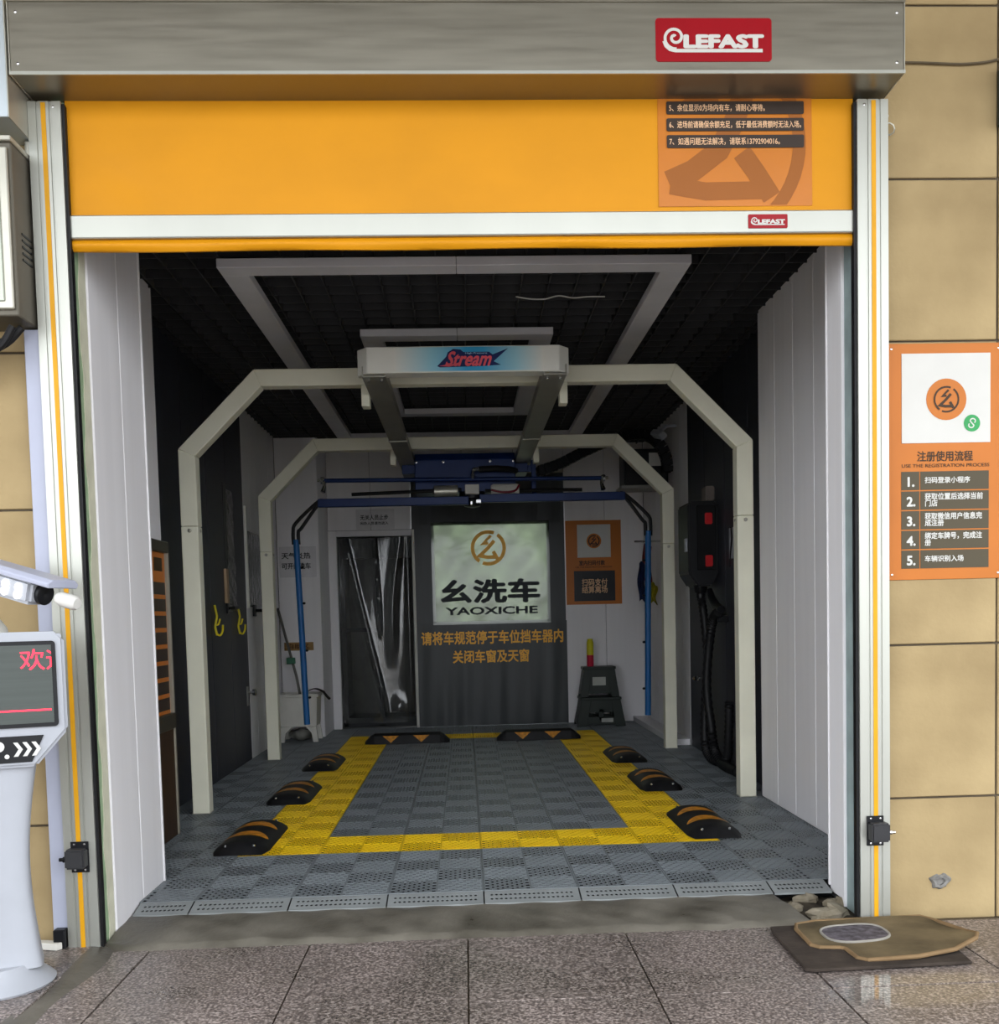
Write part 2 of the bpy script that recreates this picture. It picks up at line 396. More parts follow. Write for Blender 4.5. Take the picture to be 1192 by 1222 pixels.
for i in range(len(xl) - 1):
    for j in range(len(yj) - 1): stone(xl[i], xl[i + 1], yj[j + 1], yj[j] + (.08 if j == 0 else 0), ZG + .018, pav)
# mortar kerb slope between the kiosk slab and the ramp
struct('trim_1', MB().grid(lambda u, v: (-1.47 + .09 * u + .012 * math.sin(v * 17), -.43 - 3.2 * v, -.042 + .006 * math.sin(v * 29) - .024 * u * u), 6, 60, (0, 0, -.05)), CONC, 'smeared mortar edge beside the kiosk slab', 'kerb', smooth=True)
# concrete threshold with a broken right end
th = MB()
xs = [-1.43 + 2.6 * i / 26 for i in range(27)]
def thr(u, v):
    x = -1.43 + 2.62 * u; y = -.10 - (.36 + .012 * math.sin(x * 9) + .008 * math.sin(x * 23)) * v
    if u > .97: x -= (u - .97) * 3 * v * 0
    x += (.06 * v if u > .99 else 0)
    return (x, y, -.028 - .022 * v ** 2 - (.018 if v > .98 else 0) + .002 * math.sin(x * 31 + y * 40))
struct('floor_threshold', MB().grid(thr, 60, 14, (0, 0, -.08)), CONC, 'worn wet concrete threshold ramp below the floor tiles', 'threshold', smooth=True)
struct('floor_pit', MB().grid(lambda u, v: (1.12 + .36 * u, -.47 + .46 * v, -.068 + .012 * math.sin(u * 11 + v * 7) * math.cos(v * 13)), 12, 12, (0, 0, -.03)),
       mat('pit_dirt', (78, 70, 58), .8, 0, .25, 14, .8, 40, rgb2=(40, 36, 30)), 'broken dirt pocket at the right end of the threshold', 'ground', smooth=True)
RUB = mat('rubble', (146, 138, 122), .85, 0, .15, 12, .6, 40, rgb2=(96, 86, 68))
for i, (x, y, r, lab) in enumerate([(1.345, -.34, .065, 'largest pale broken stone lying in the pocket beside the post'), (1.24, -.24, .04, 'small pale stone by the end of the tile edging'), (1.43, -.20, .045, 'grey broken stone against the white jamb foot'),
                                    (1.33, -.12, .04, 'flat stone tucked under the tile edging near the jamb'), (1.29, -.42, .03, 'pebble beside the folded floor mat')]):
    mb = MB(); rnd = random.Random(i * 5 + 1)
    ph = [rnd.uniform(0, 6) for _ in range(4)]
    def f(u, v, r=r, x=x, y=y, ph=ph):
        a = u * 2 * PI; b = (v - .5) * PI
        k = r * (1 + .22 * math.sin(2 * a + ph[0]) + .15 * math.sin(3 * a + ph[1]) * math.cos(2 * b + ph[2]))
        return (x + k * 1.2 * math.cos(b) * math.cos(a), y + k * math.cos(b) * math.sin(a), -.052 + .62 * k * math.sin(b) * (.8 + .2 * math.sin(a + ph[3])))
    mb.grid(f, 8, 5)
    tag(part('broken_stone', mb, RUB, None), lab, 'stone', 'rubble in the pocket')

# floor tiles
T = .4
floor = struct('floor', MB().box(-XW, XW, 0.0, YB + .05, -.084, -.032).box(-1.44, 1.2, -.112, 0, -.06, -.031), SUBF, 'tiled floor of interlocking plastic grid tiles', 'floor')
def tile_mesh(bw):
    mb = MB(); q = T / 2; e = .008; th = .0035
    def plate(x0, x1, y0, y1, z=0.): mb.add([(x0, y0, z), (x1, y0, z), (x1, y1, z), (x0, y1, z), (x0, y0, z - th), (x1, y0, z - th), (x1, y1, z - th), (x0, y1, z - th)],
                                          [(0, 1, 2, 3), (0, 4, 5, 1), (1, 5, 6, 2), (2, 6, 7, 3), (3, 7, 4, 0)])
    g = .0008
    plate(g, T - g, g, e); plate(g, T - g, T - e, T - g); plate(g, e, e, T - e); plate(T - e, T - g, e, T - e)
    plate(q - .004, q + .004, e, T - e); plate(e, q - .004, q - .004, q + .004); plate(q + .004, T - e, q - .004, q + .004)
    for ix in (0, 1):
        for iy in (0, 1):
            a0, a1 = (e, q - .004) if ix == 0 else (q + .004, T - e); b0, b1 = (e, q - .004) if iy == 0 else (q + .004, T - e)
            tr = (ix + iy) % 2 == 1
            def put(u0, u1, v0, v1, z):
                if tr: plate(a0 + v0, a0 + v1, b0 + u0, b0 + u1, z)
                else: plate(a0 + u0, a0 + u1, b0 + v0, b0 + v1, z)
            L = a1 - a0; n = 9; p = L / n
            for k in range(1, n): put(k * p - bw / 2, k * p + bw / 2, 0, L, 0)
            for k in range(n):
                u0 = k * p + (bw / 2 if k else 0); u1 = (k + 1) * p - (bw / 2 if k < n - 1 else 0)
                v = ((k * .0155) % .046) - .046
                while v < L:
                    c, d = max(0, v), min(L, v + .0125)
                    if d - c > .001: put(u0, u1, c, d, -.0006)
                    v += .046
    return mb.mesh('floor_tile')
tm = tile_mesh(.0106); tm2 = tile_mesh(.0136)
nx0, nx1, ny1 = -5, 5, 17
for j in range(ny1):
    for i in range(nx0, nx1):
        x, y = i * T, j * T
        inn = -2 <= i < 2 and 3 <= j < 14; yel = -3 <= i < 3 and 2 <= j < 15 and not inn
        if x + T > XW + .3 or x < -XW - .3: continue
        sxx = 1
        o = link('floor_tile', tm2 if (yel or inn) else tm, TILEY if yel else TILED if inn else TILEG, floor); o.location = (x, y, random.uniform(-.0006, .0006))
        if i == -5: o.scale = ((XW - 1.6) / T, 1, 1); o.location.x = -XW
        if i == 4: o.scale = ((XW - 1.6) / T, 1, 1); o.location.x = 1.6
# sloping edge pieces with two rows of round holes
def edge_mesh(W_=T, n=18):
    mb = MB(); L = W_ - .004; D = .115; rows = [(.018, .055), (.055, .092)]
    def zt(y): return -.002 + -.022 * (-y / D) if y < 0 else -.002
    def quad(x0, x1, y0, y1): mb.add([(x0, y0, zt(y0)), (x1, y0, zt(y0)), (x1, y1, zt(y1)), (x0, y1, zt(y1))], [(0, 1, 2, 3)])
    m0, m1 = .022, L - .022; cw = (m1 - m0) / n
    quad(.002, L, -.018, 0); quad(.002, L, -D, -.092); quad(.002, m0, -.092, -.018); quad(m1, L, -.092, -.018)
    for ra, rb in rows:
        for k in range(n):
            x0, x1, y0, y1 = m0 + k * cw, m0 + (k + 1) * cw, -rb, -ra; cx, cy = (x0 + x1) / 2, (y0 + y1) / 2
            sq = [(x0, y0), (cx, y0), (x1, y0), (x1, cy), (x1, y1), (cx, y1), (x0, y1), (x0, cy)]
            an = [-135, -90, -45, 0, 45, 90, 135, 180]
            ho = [(cx + .0068 * math.cos(math.radians(a)), cy + .0105 * math.sin(math.radians(a))) for a in an]
            mb.add([(x, y, zt(y)) for x, y in sq] + [(x, y, zt(y)) for x, y in ho] + [(x, y, zt(y) - .003) for x, y in ho],
                   [(i, (i + 1) % 8, 8 + (i + 1) % 8, 8 + i) for i in range(8)] + [(8 + i, 8 + (i + 1) % 8, 16 + (i + 1) % 8, 16 + i) for i in range(8)])
    mb.add([(.002, -D, zt(-D)), (L, -D, zt(-D)), (L, -D, -.032), (.002, -D, -.032)], [(0, 1, 2, 3)])
    return mb.mesh('edge_piece')
em = edge_mesh(); em_l = edge_mesh(.224, 10); em_r = edge_mesh(.248, 11)
for i in range(-4, 4):
    o = link('edge_piece', em_l if i == -4 else em_r if i == 3 else em, EDGE, floor); o.location = (-1.424 if i == -4 else i * T, 0, 0)

# facade with stone slabs
zj = [-.08, .405, 1.0, 1.58, 2.15, 2.75, 3.38, 4.0]
slab_cache = {}
def facade(name, x0, x1, xs, label):
    w = struct(name, MB().box(x0, x1, -.372, -.10, -.1, 4.0), JOINT, label, 'wall')
    for a, b in zip(xs[:-1], xs[1:]):
        for c, d in zip(zj[:-1], zj[1:]):
            k = (round(b - a, 3), round(d - c, 3))
            if k not in slab_cache: slab_cache[k] = MB().box(.004, k[0] - .004, 0, .012, .004, k[1] - .004).mesh('stone_slab', .003)
            o = link('stone_slab', slab_cache[k], TAN, w); o.location = (a, -.384 + random.uniform(-.0015, .0015), c)
facade('wall_front_right', 1.475, 4.4, [1.475, 2.0, 2.6, 3.2, 3.8, 4.4], 'tan stone slab wall right of the roller door')
facade('wall_front_left', -4.4, -1.482, [-4.4, -3.8, -3.2, -2.6, -2.0, -1.482], 'tan stone slab wall left of the roller door')
fl = struct('wall_front_top', MB().box(-1.46, 1.46, -.372, -.12, 3.2, 4.0), JOINT, 'tan stone slab wall above the roller door housing', 'wall')
for a, b in zip([-1.46, -.87, -.29, .29, .87], [-.87, -.29, .29, .87, 1.46]):
    for c, d in ((3.2, 3.6), (3.6, 4.0)):
        part('stone_slab', MB().box(a + .004, b - .004, -.384, -.372, c + .004, d - .004), TAN, fl, .003)
# unseen overhang above the pavement, its depth set to shade the facade
struct('ceiling_overhang', MB().box(-9, 9, -3.5, -.37, 4.0, 4.25), mat('soffit', (150, 146, 138), .8, 0, .05), 'unseen concrete overhang added above the pavement', 'overhang')

# plank walls
def planks(wall, axis, pos, thick, rng, z0, z1, m, w=.3):
    """axis 'X': plane X=pos, planks run along Y ; axis 'Y': plane Y=pos, planks along X. thick signed toward the room"""
    a = rng[0]
    while a < rng[1] - .01:
        b = min(a + w, rng[1])
        p0, p1 = sorted((pos, pos + thick))
        mb = MB().box(p0, p1, a + .0015, b - .0015, z0, z1) if axis == 'X' else MB().box(a + .0015, b - .0015, p0, p1, z0, z1)
        part('plank', mb, m, wall, .004); a = b
BACK = mat('wall_backing', (70, 70, 72), .9)
wl = struct('wall_left', MB().box(-XW - .14, -XW, .3, YB + .5, -.06, 3.3), BACK, 'left side wall clad in upright panels', 'wall')
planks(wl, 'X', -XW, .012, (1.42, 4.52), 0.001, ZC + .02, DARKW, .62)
planks(wl, 'X', -XW, .012, (4.52, 6.05), 0.001, ZC + .02, PVCG)
wr = struct('wall_right', MB().box(XW, XW + .14, -.05, YB + .5, -.06, 3.3), BACK, 'right side wall clad in upright panels', 'wall')
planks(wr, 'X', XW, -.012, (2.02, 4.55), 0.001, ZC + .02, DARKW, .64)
planks(wr, 'X', XW, -.012, (4.55, YB), 0.001, ZC + .02, PVCG)
# near bays of the side walls, standing proud
w2 = struct('wall_left_pier', MB().box(-XW, -1.692, .36, 1.44, -.02, 3.0), BACK, 'pale panelled pier behind the instruction board', 'wall')
planks(w2, 'X', -1.692, .012, (.36, 1.44), 0.001, ZC + .02, PVCG, .36)
part('plank', MB().box(-XW, -1.68, 1.44, 1.452, .001, ZC + .02), DARKW, w2, .002)
w3 = struct('wall_right_pier', MB().box(1.772, XW + .14, -.05, 2.02, -.02, 3.0), BACK, 'pale panelled pier right of the entrance', 'wall')
planks(w3, 'X', 1.772, -.012, (0.0, 2.02), 0.001, ZC + .02, PVCW, .337)
part('plank', MB().box(1.76, XW, 2.02, 2.032, .001, ZC + .02), DARKW, w3, .002)
# entrance reveals
rl = struct('wall_reveal_left', MB().box(-1.75, -1.442, -.33, .36, -.06, 3.1), BACK, 'white panelled reveal left of the entrance', 'wall')
planks(rl, 'X', -1.442, .012, (-.275, .067), -.045, 3.04, PVCL, .5); planks(rl, 'X', -1.442, .012, (.067, .372), -.015, 3.04, PVCL, .5)
part('corner_bead', MB().box(-1.436, -1.424, .362, .376, -.01, 3.04), PVCL, rl, .002)
part('end_plank', MB().box(-1.75, -1.436, .364, .376, -.005, 3.04), PVCG, rl, .002)
part('plaster_edge', MB().grid(lambda u, v: (-1.437, -.345 + (.07) * u + (.008 * math.sin(v * 40) + .006 * math.sin(v * 93)) * (1 - u), -.055 + 3.09 * v), 3, 60, (-.02, 0, 0)), PLASTER, rl)
part('green_plaster', MB().box(-1.48, -1.440, -.40, -.33, -.06, 3.04), GREEN, rl)
rr = struct('wall_reveal_right', MB().box(1.467, 1.772, -.33, -.03, -.06, 3.1), BACK, 'white panelled reveal right of the entrance', 'wall')
planks(rr, 'X', 1.467, -.012, (-.235, -.06), -.035, 3.04, PVCW, .5)
part('corner_bead', MB().prism([(-.245, -.055), (-.235, -.055), (-.205, -.035), (-.205, 3.04), (-.245, 3.04)], 'X', 1.448, 1.462), PVCW, rr, .002)
part('corner_bead', MB().box(1.45, 1.466, -.062, -.05, -.012, 3.04), PVCW, rr, .002)
part('end_plank', MB().box(1.455, 1.76, -.05, -.038, -.01, 3.04), PVCW, rr, .002)
part('green_plaster', MB().box(1.459, 1.47, -.40, -.24, -.06, 3.04), mat('teal_plaster', (148, 164, 164), .8, 0, .12, 8, .2, 30), rr)

# ceiling
ceil = struct('ceiling', MB().box(-XW, XW, -.3, YB + .1, 3.24, 3.3), VOID, 'black open grid ceiling over the bay', 'ceiling')
lb = MB().box(-.004, .004, 0, 7.1, 0, .055).mesh('grid_bar_long'); cb = MB().box(-XW, XW, -.004, .004, .0, .055).mesh('grid_bar_cross')
for i in range(25): o = link('grid_bar', lb, GRIDM, ceil); o.location = (-1.8 + .15 * i, -.3, ZC)
for j in range(47): o = link('grid_bar', cb, GRIDM, ceil); o.location = (0, -.25 + .15 * j, ZC + .002)
part('ceiling_skirt', MB().box(-XW, XW, -.32, -.3, ZC, 3.24), VOID, ceil)
part('ceiling_skirt', MB().box(-XW - .01, -XW, -.3, YB, ZC + .02, 3.26), VOID, ceil)
part('ceiling_skirt', MB().box(XW, XW + .01, -.3, YB, ZC + .02, 3.26), VOID, ceil)

# ------------------------------------------------------------------ back wall with doorway and exit
XD0, XD1, ZD = -1.37, -.585, 2.02
wb = struct('wall_back', MB().box(-XW, -1.47, 6.07, 7.0, -.05, 3.3).box(-1.47, XD0 - .06, 6.77, 6.9, -.05, 3.3).box(XD0 - .06, 1.02, 6.77, 6.9, 2.62, 3.3).box(1.02, XW, 6.77, 6.9, -.05, 3.3).box(XD0 - .06, XD1, 6.77, 6.9, ZD + .02, 2.62), BACK,
            'white panelled back wall of the bay', 'wall')
planks(wb, 'Y', 6.07, -.012, (-XW + .012, -1.458), 0.001, ZC + .02, PVCG, .45)
planks(wb, 'X', -1.47, .012, (6.06, 6.77), 0.001, ZC + .02, PVCW, .75)
planks(wb, 'Y', 6.77, -.012, (-1.458, -.585), ZD + .065, ZC + .02, PVCG, .45)
planks(wb, 'Y', 6.77, -.012, (1.02, XW - .012), 0.001, ZC + .02, PVCG, .43)
planks(wb, 'Y', 6.77, -.012, (-.585, 1.02), 2.62, ZC + .02, PVCG, .54)
# door frame and dim room behind
dfr = struct('door_1', MB().box(-1.457, XD0, 6.735, 6.80, 0, ZD + .06), PVCG, 'white door frame hung with a clear plastic sheet', 'door', bevel=.004)
part('frame_head', MB().box(XD0, XD1, 6.735, 6.80, ZD, ZD + .06), PVCG, dfr, .004)
part('frame_jamb', MB().box(XD1 - .002, XD1 + .028, 6.72, 6.80, 0, ZD + .06), WPLAS, dfr, .004)
DK = mat('back_room_paint', (128, 128, 126), .8, 0, .1)
DARKF = mat('dark_frame', (54, 56, 58), .5, .2, .05)
part('inner_leaf_frame', MB().box(XD0, XD0 + .05, 6.95, 6.99, 0, ZD), DARKF, dfr, .003)
part('inner_leaf_frame', MB().box(-.99, -.93, 6.95, 6.99, 0, ZD), DARKF, dfr, .003)
part('inner_leaf_frame', MB().box(XD0, XD1, 6.95, 6.99, 1.80, ZD), DARKF, dfr, .003)
part('inner_leaf_frame', MB().box(XD0, XD1, 6.95, 6.99, 0.0, .10), DARKF, dfr, .003)
part('inner_leaf_rail', MB().box(XD0, -.96, 6.95, 6.99, 1.02, 1.06), DARKF, dfr, .003)
struct('wall_back_room', MB().box(-2.0, -1.45, 6.9, 8.6, -.05, 2.7).box(-.56, -.50, 6.9, 8.6, -.05, 2.7).box(-2.0, -.5, 8.6, 8.7, -.05, 2.7).box(-2.0, -.5, 6.9, 8.7, 2.62, 2.7).box(-2.0, -.5, 6.78, 8.7, -.06, 0), DK, 'dim grey back room behind the plastic sheet', 'room')
# wrinkled clear plastic sheet
CLEAR = clear_sheet('clear_pvc', (.9, .92, .9), .12, 1.75, .12, 5, (1.5, 1, .6), .8, .10)
def sheet(u, v):
    x = XD0 + .012 + (XD1 - XD0 - .024) * u; z = .06 + (ZD - .08) * v
    y = 6.70 + .006 * math.sin(u * 9 + math.sin(v * 4) * 1.5) * (.3 + .7 * (1 - v))
    y -= .055 * math.exp(-((u - (.08 + .55 * (1 - v))) / .035) ** 2) * (1 if v > .1 else v * 10)
    y -= .05 * math.exp(-((u - (.84 - .22 * (1 - v) + .03 * math.sin(v * 7))) / .06) ** 2) * max(0, min(1, (v - .3) / .2)) + .02 * math.exp(-((u - .95) / .03) ** 2)
    y -= .04 * math.exp(-((u - (.50 + .12 * (1 - v))) / .025) ** 2) * max(0, min(1, (v - .45) / .2)) + .03 * math.exp(-((u - .78) / .08) ** 2 - ((v - .08) / .05) ** 2)
    return (x, y, z)
tag(part('plastic_door_sheet', MB().grid(sheet, 90, 70).face(0, -1, 0), CLEAR, None, smooth=True), 'wrinkled clear plastic sheet hanging over the white framed doorway', 'plastic sheet')
# exit side beyond the vinyl curtain: daylight, ground, hedge
struct('floor_yard', MB().box(-.5, 6, 6.9, 20, -.1, -.03).box(-12, -2.0, 6.9, 20, -.1, -.03).box(-12, 6, 8.7, 20, -.12, -.04), CONC, 'concrete yard behind the exit curtain', 'ground')
HEDGE = mat('hedge', (120, 132, 104), .8, 0, .3, 3, .8, 20, rgb2=(84, 98, 72))
def hedge(u, v):
    x = -3 + 8 * u; z = -.04 + 3.4 * v
    return (x, 11.5 + .16 * math.sin(x * 7 + z * 5) + .1 * math.sin(x * 17 - z * 13) + .35 * v * v, z)
tag(part('hedge', MB().grid(hedge, 80, 34, (0, 1.2, 0)), HEDGE, None, smooth=True), 'clipped green hedge beyond the exit curtain', 'hedge')

# exit curtain: charcoal vinyl strips with a clear window
cur = thing('exit_curtain', 'charcoal vinyl curtain with gold lettering and a clear window', 'curtain', (.22, 6.72, 0))
cx = [-.585, -.18, .215, .62, 1.02]
WX0, WX1, WZ0, WZ1 = -.362, .836, 1.095, 2.125
for i in range(4):
    a, b = cx[i], cx[i + 1]
    fo = lambda u, v, a=a, b=b, i=i: (a - .006 + (b - a + .012) * u, 6.725 + .004 * math.sin(u * 7 + i * 2 + v) * (1 - .6 * v) + .0025 * math.sin(u * 15 + i - v * 2) * (1 - v) + (.010 if i % 2 else 0), .003 + (WZ0 - .003) * v)
    part('curtain_strip', MB().grid(fo, 24, 10, (0, .003, 0)), VINYL, cur, smooth=True)
part('curtain_strip', MB().box(cx[0] + .004, WX0, 6.725, 6.73, WZ0, WZ1), VINYL, cur)
part('curtain_strip', MB().box(WX1, cx[4] - .004, 6.725, 6.73, WZ0, WZ1), VINYL, cur)
part('curtain_top', MB().grid(lambda u, v: (cx[0] + .004 + (cx[4] - cx[0] - .008) * u, 6.725 + .004 * math.sin(u * 40), WZ1 + .52 * v), 40, 2, (0, .004, 0)), VINYL, cur)
WIN = clear_sheet('window_pvc', (.48, .54, .43), .14, 1.5, .3, 4, (1, 1, 1), .62, .22)
win = part('window_sheet', MB().grid(lambda u, v: (WX0 - .01 + (WX1 - WX0 + .02) * u, 6.718 + .004 * math.sin(u * 9 + v * 5), WZ0 - .01 + (WZ1 - WZ0 + .02) * v), 20, 16).face(0, -1, 0), WIN, cur, smooth=True, label='clear plastic window with a gold emblem')
EDG = clear_sheet('window_edge', (.7, .74, .68), .1, 1.6, 0, 1, (1, 1, 1), .6, .3)
for a, b, c, d in ((WX0 - .02, WX1 + .02, WZ0 - .02, WZ0 + .012), (WX0 - .02, WX1 + .02, WZ1 - .012, WZ1 + .02), (WX0 - .02, WX0 + .012, WZ0, WZ1), (WX1 - .012, WX1 + .02, WZ0, WZ1)):
    part('window_tape', MB().box(a, b, 6.706, 6.709, c, d), EDG, win)
part('emblem', emblem(.215, 1.87, .185, lambda a, b: (a, 6.704, b), ring=.2), GOLD, win)
part('lettering', text_mb('yao', onY(.225, 1.42, 6.704), w=1.02, h=.235), mat('slate_print', (40, 48, 54), .5), win)
part('lettering', text_mb('yaoe', onY(.235, 1.215, 6.704), w=.96, h=.075), mat('slate_print', (40, 48, 54), .5), win)
part('lettering', text_mb('b1', onY(.235, .935, 6.703), w=1.49, h=.135), GOLD, cur, label='gold lettering line')
part('lettering', text_mb('b2', onY(.215, .735, 6.703), w=.80, h=.13), GOLD, cur, label='gold lettering line')
part('curtain_rail', MB().box(cx[0], cx[4], 6.71, 6.76, 2.64, 2.68), STEEL, cur, .003)

# ------------------------------------------------------------------ roller door
hd = thing('roller_door_housing', 'long brushed steel roller door housing with a red maker plate', 'door housing', (0, -.45, 3.03))
X0, X1, Z0, Z1 = -1.548, 1.552, 3.028, 3.268
part('housing_body', MB().prism([(-.598, Z0 + .004), (-.598, Z1), (-.36, Z1), (-.36, Z0 + .012), (-.40, Z0), (-.594, Z0)], 'X', X0 + .004, X1 - .004), STEEL, hd, .002)
for s, x in ((1, X0), (1, X1 - .004)):
    ec = part('end_cap', MB().box(x, x + .004, -.601, -.36, Z0 - .002, Z1 + .002), STEEL_B, hd, .001)
for x in (X0 + .03, X1 - .03):
    for z in (Z0 + .035, Z1 - .035): part('rivet', MB().lathe([(.006, 0), (.005, -.003), (.0, -.004)], (x, -.598, z), 10, 'Y'), CHROME, hd)
part('top_flange', MB().box(X0, X1, -.604, -.594, Z1 - .002, Z1 + .006), STEEL, hd)
part('lower_lip', MB().box(X0, X1, -.603, -.596, Z0 - .003, Z0 + .008), ALU, hd)
def maker_plate(parent, x0, x1, z0, z1, y, nm):
    pl = part(nm, MB().prism(rrect(x0, x1, z0, z1, (z1 - z0) * .08), 'Y', y - .003, y), RED, parent, label='red plate with white lettering')
    w, h = x1 - x0, z1 - z0; yy = y - .0045
    # spiral e with underline
    sp = []
    for k in range(61):
        t = k / 60; a = 1.2 + t * 2 * PI * 1.58; r = h * (.03 + .235 * t); sp.append((x0 + w * .165 + r * math.cos(a) * 1.05, z0 + h * .55 + r * math.sin(a)))
    mb = MB()
    for q in thick_line(sp, h * .068): mb.add([(a, yy, b) for a, b in q], [(0, 1, 2, 3)])
    ex, ez = sp[-1]
    tail = [(x0 + w * .07, z0 + h * .47), (x0 + w * .085, z0 + h * .36), (x0 + w * .12, z0 + h * .275), (x0 + w * .17, z0 + h * .245), (x0 + w * .92, z0 + h * .245)]
    for q in thick_line(tail, h * .08): mb.add([(a, yy - .0004, b) for a, b in q], [(0, 1, 2, 3)])
    part('spiral_mark', mb, WHITE, pl)
    part('lettering', text_mb('lefast', onY(x0 + w * .25, z0 + h * .32, yy), w=w * .67, h=h * .28, ax=0, ay=0), WHITE, pl)
maker_plate(hd, .667, 1.076, 3.066, 3.213, -.598, 'maker_plate')

def post(sign, label):
    r = thing('door_guide_post', label, 'door post', (sign * 1.49, -.4, -.058), group='roller door guide posts')
    def X(a): return sign * a
    # stepped extrusion profile (x,y)
    pr = [(1.437, -.402), (1.437, -.45), (1.470, -.45), (1.472, -.446), (1.476, -.446), (1.478, -.45), (1.515, -.45), (1.517, -.446), (1.522, -.446), (1.524, -.45), (1.552, -.45), (1.552, -.402)]
    part('profile', MB().prism([(X(a), b) for a, b in pr], 'Z', -.058, 3.010), ALU, r)
    part('yellow_stripe', MB().box(min(X(1.489), X(1.505)), max(X(1.489), X(1.505)), -.4525, -.449, -.056, 3.005), YSTRIP, r)
    part('brush_seal', MB().box(min(X(1.426), X(1.438)), max(X(1.426), X(1.438)), -.44, -.425, -.055, 3.005), BLACKR, r)
    part('brush_seal', MB().box(min(X(1.428), X(1.438)), max(X(1.428), X(1.438)), -.418, -.404, -.055, 3.005), BLACKR, r)
    # photocell
    b = part('sensor_bracket', MB().box(min(X(1.46), X(1.525)), max(X(1.46), X(1.525)), -.456, -.452, .24, .355), BLACKP, r, .001)
    part('sensor_housing', MB().box(min(X(1.462), X(1.532)), max(X(1.462), X(1.532)), -.505, -.456, .262, .333), mat('sensor_grey', (54, 54, 56), .45), r, .006, 2, label='dark photocell box')
    for xx in (1.474, 1.511):
        for zz in (.25, .345): part('screw', MB().lathe([(.005, 0), (.004, -.003), (0, -.0035)], (X(xx), -.456, zz), 8, 'Y'), CHROME, b)
    part('cable_gland', MB().lathe([(.011, 0), (.011, .012), (.007, .014), (.007, .026)], (X(1.532), -.48, .295), 10, 'X') if sign > 0 else MB().lathe([(.011, 0), (.011, -.012), (.007, -.014), (.007, -.026)], (X(1.532), -.48, .295), 10, 'X'), CHROME if sign > 0 else BLACKP, r)
    for zz in (2.99,): part('screw', MB().lathe([(.006, 0), (.005, -.003), (0, -.0035)], (X(1.462), -.45, zz), 8, 'Y'), CHROME, r)
    return r
post(-1, 'aluminium door guide post with yellow stripe beside the display kiosk')
post(1, 'aluminium door guide post with yellow stripe beside the orange wall poster')

ct = thing('roller_door_curtain', 'half raised yellow vinyl roller door curtain with a white bottom bar', 'roller door', (0, -.38, 2.515))
def cfab(u, v):
    x = -1.434 + 2.868 * u; z = 2.619 + .43 * v
    return (x, -.412 + .0025 * math.sin(x * 2.1 + z * 3) + .004 * math.exp(-((x + 1.2 + (z - 2.7) * .6) / .05) ** 2) * max(0, 1 - abs(z - 2.74) / .1), z)
part('fabric', MB().grid(cfab, 80, 16, (0, .003, 0)), YCURT, ct, smooth=True)
part('bottom_bar', MB().prism([(-.427, 2.540), (-.43, 2.544), (-.43, 2.618), (-.427, 2.622), (-.405, 2.622), (-.405, 2.540)], 'X', -1.431, 1.434), ALU, ct, label='pale aluminium bottom bar')
def skirt(u, v):
    x = -1.429 + 2.862 * u; a = v * PI
    return (x, -.411 - .014 * math.sin(a) + .003 * math.sin(x * 11) * math.sin(a), 2.541 - .042 * v + .002 * math.sin(x * 7) * v)
part('bottom_skirt', MB().grid(skirt, 90, 8, (0, .01, 0)), YCURT, ct, smooth=True)
maker_plate(ct, 1.033, 1.180, 2.556, 2.606, -.430, 'maker_plate')
SX0, SX1, SZ0, SZ1 = .705, 1.278, 2.642, 3.045
sh = part('notice_sheet', MB().box(SX0, SX1, -.4165, -.4155, SZ0, SZ1), ORANGE3, ct, label='translucent orange notice sheet')
part('watermark_emblem', emblem(.944, 2.927, .326, lambda a, b: (a, -.4170, b), (SX0 + .004, SX1 - .004, SZ0 + .004, SZ1), ring=.2, arcs=()), ORANGE2, sh)
for zc, k, wd in ((2.994, 'n5', .355), (2.934, 'n6', .49), (2.874, 'n7', .41)):
    part('text_bar', MB().prism(rrect(SX0 + .032, SX1 - .03, zc - .023, zc + .023, .006), 'Y', -.4205, -.4190), BARK, sh)
    part('lettering', text_mb(k, onY(SX0 + .042, zc, -.4209), w=wd, h=.026, ax=0), mat('peach_print', (232, 190, 150), .5), sh)

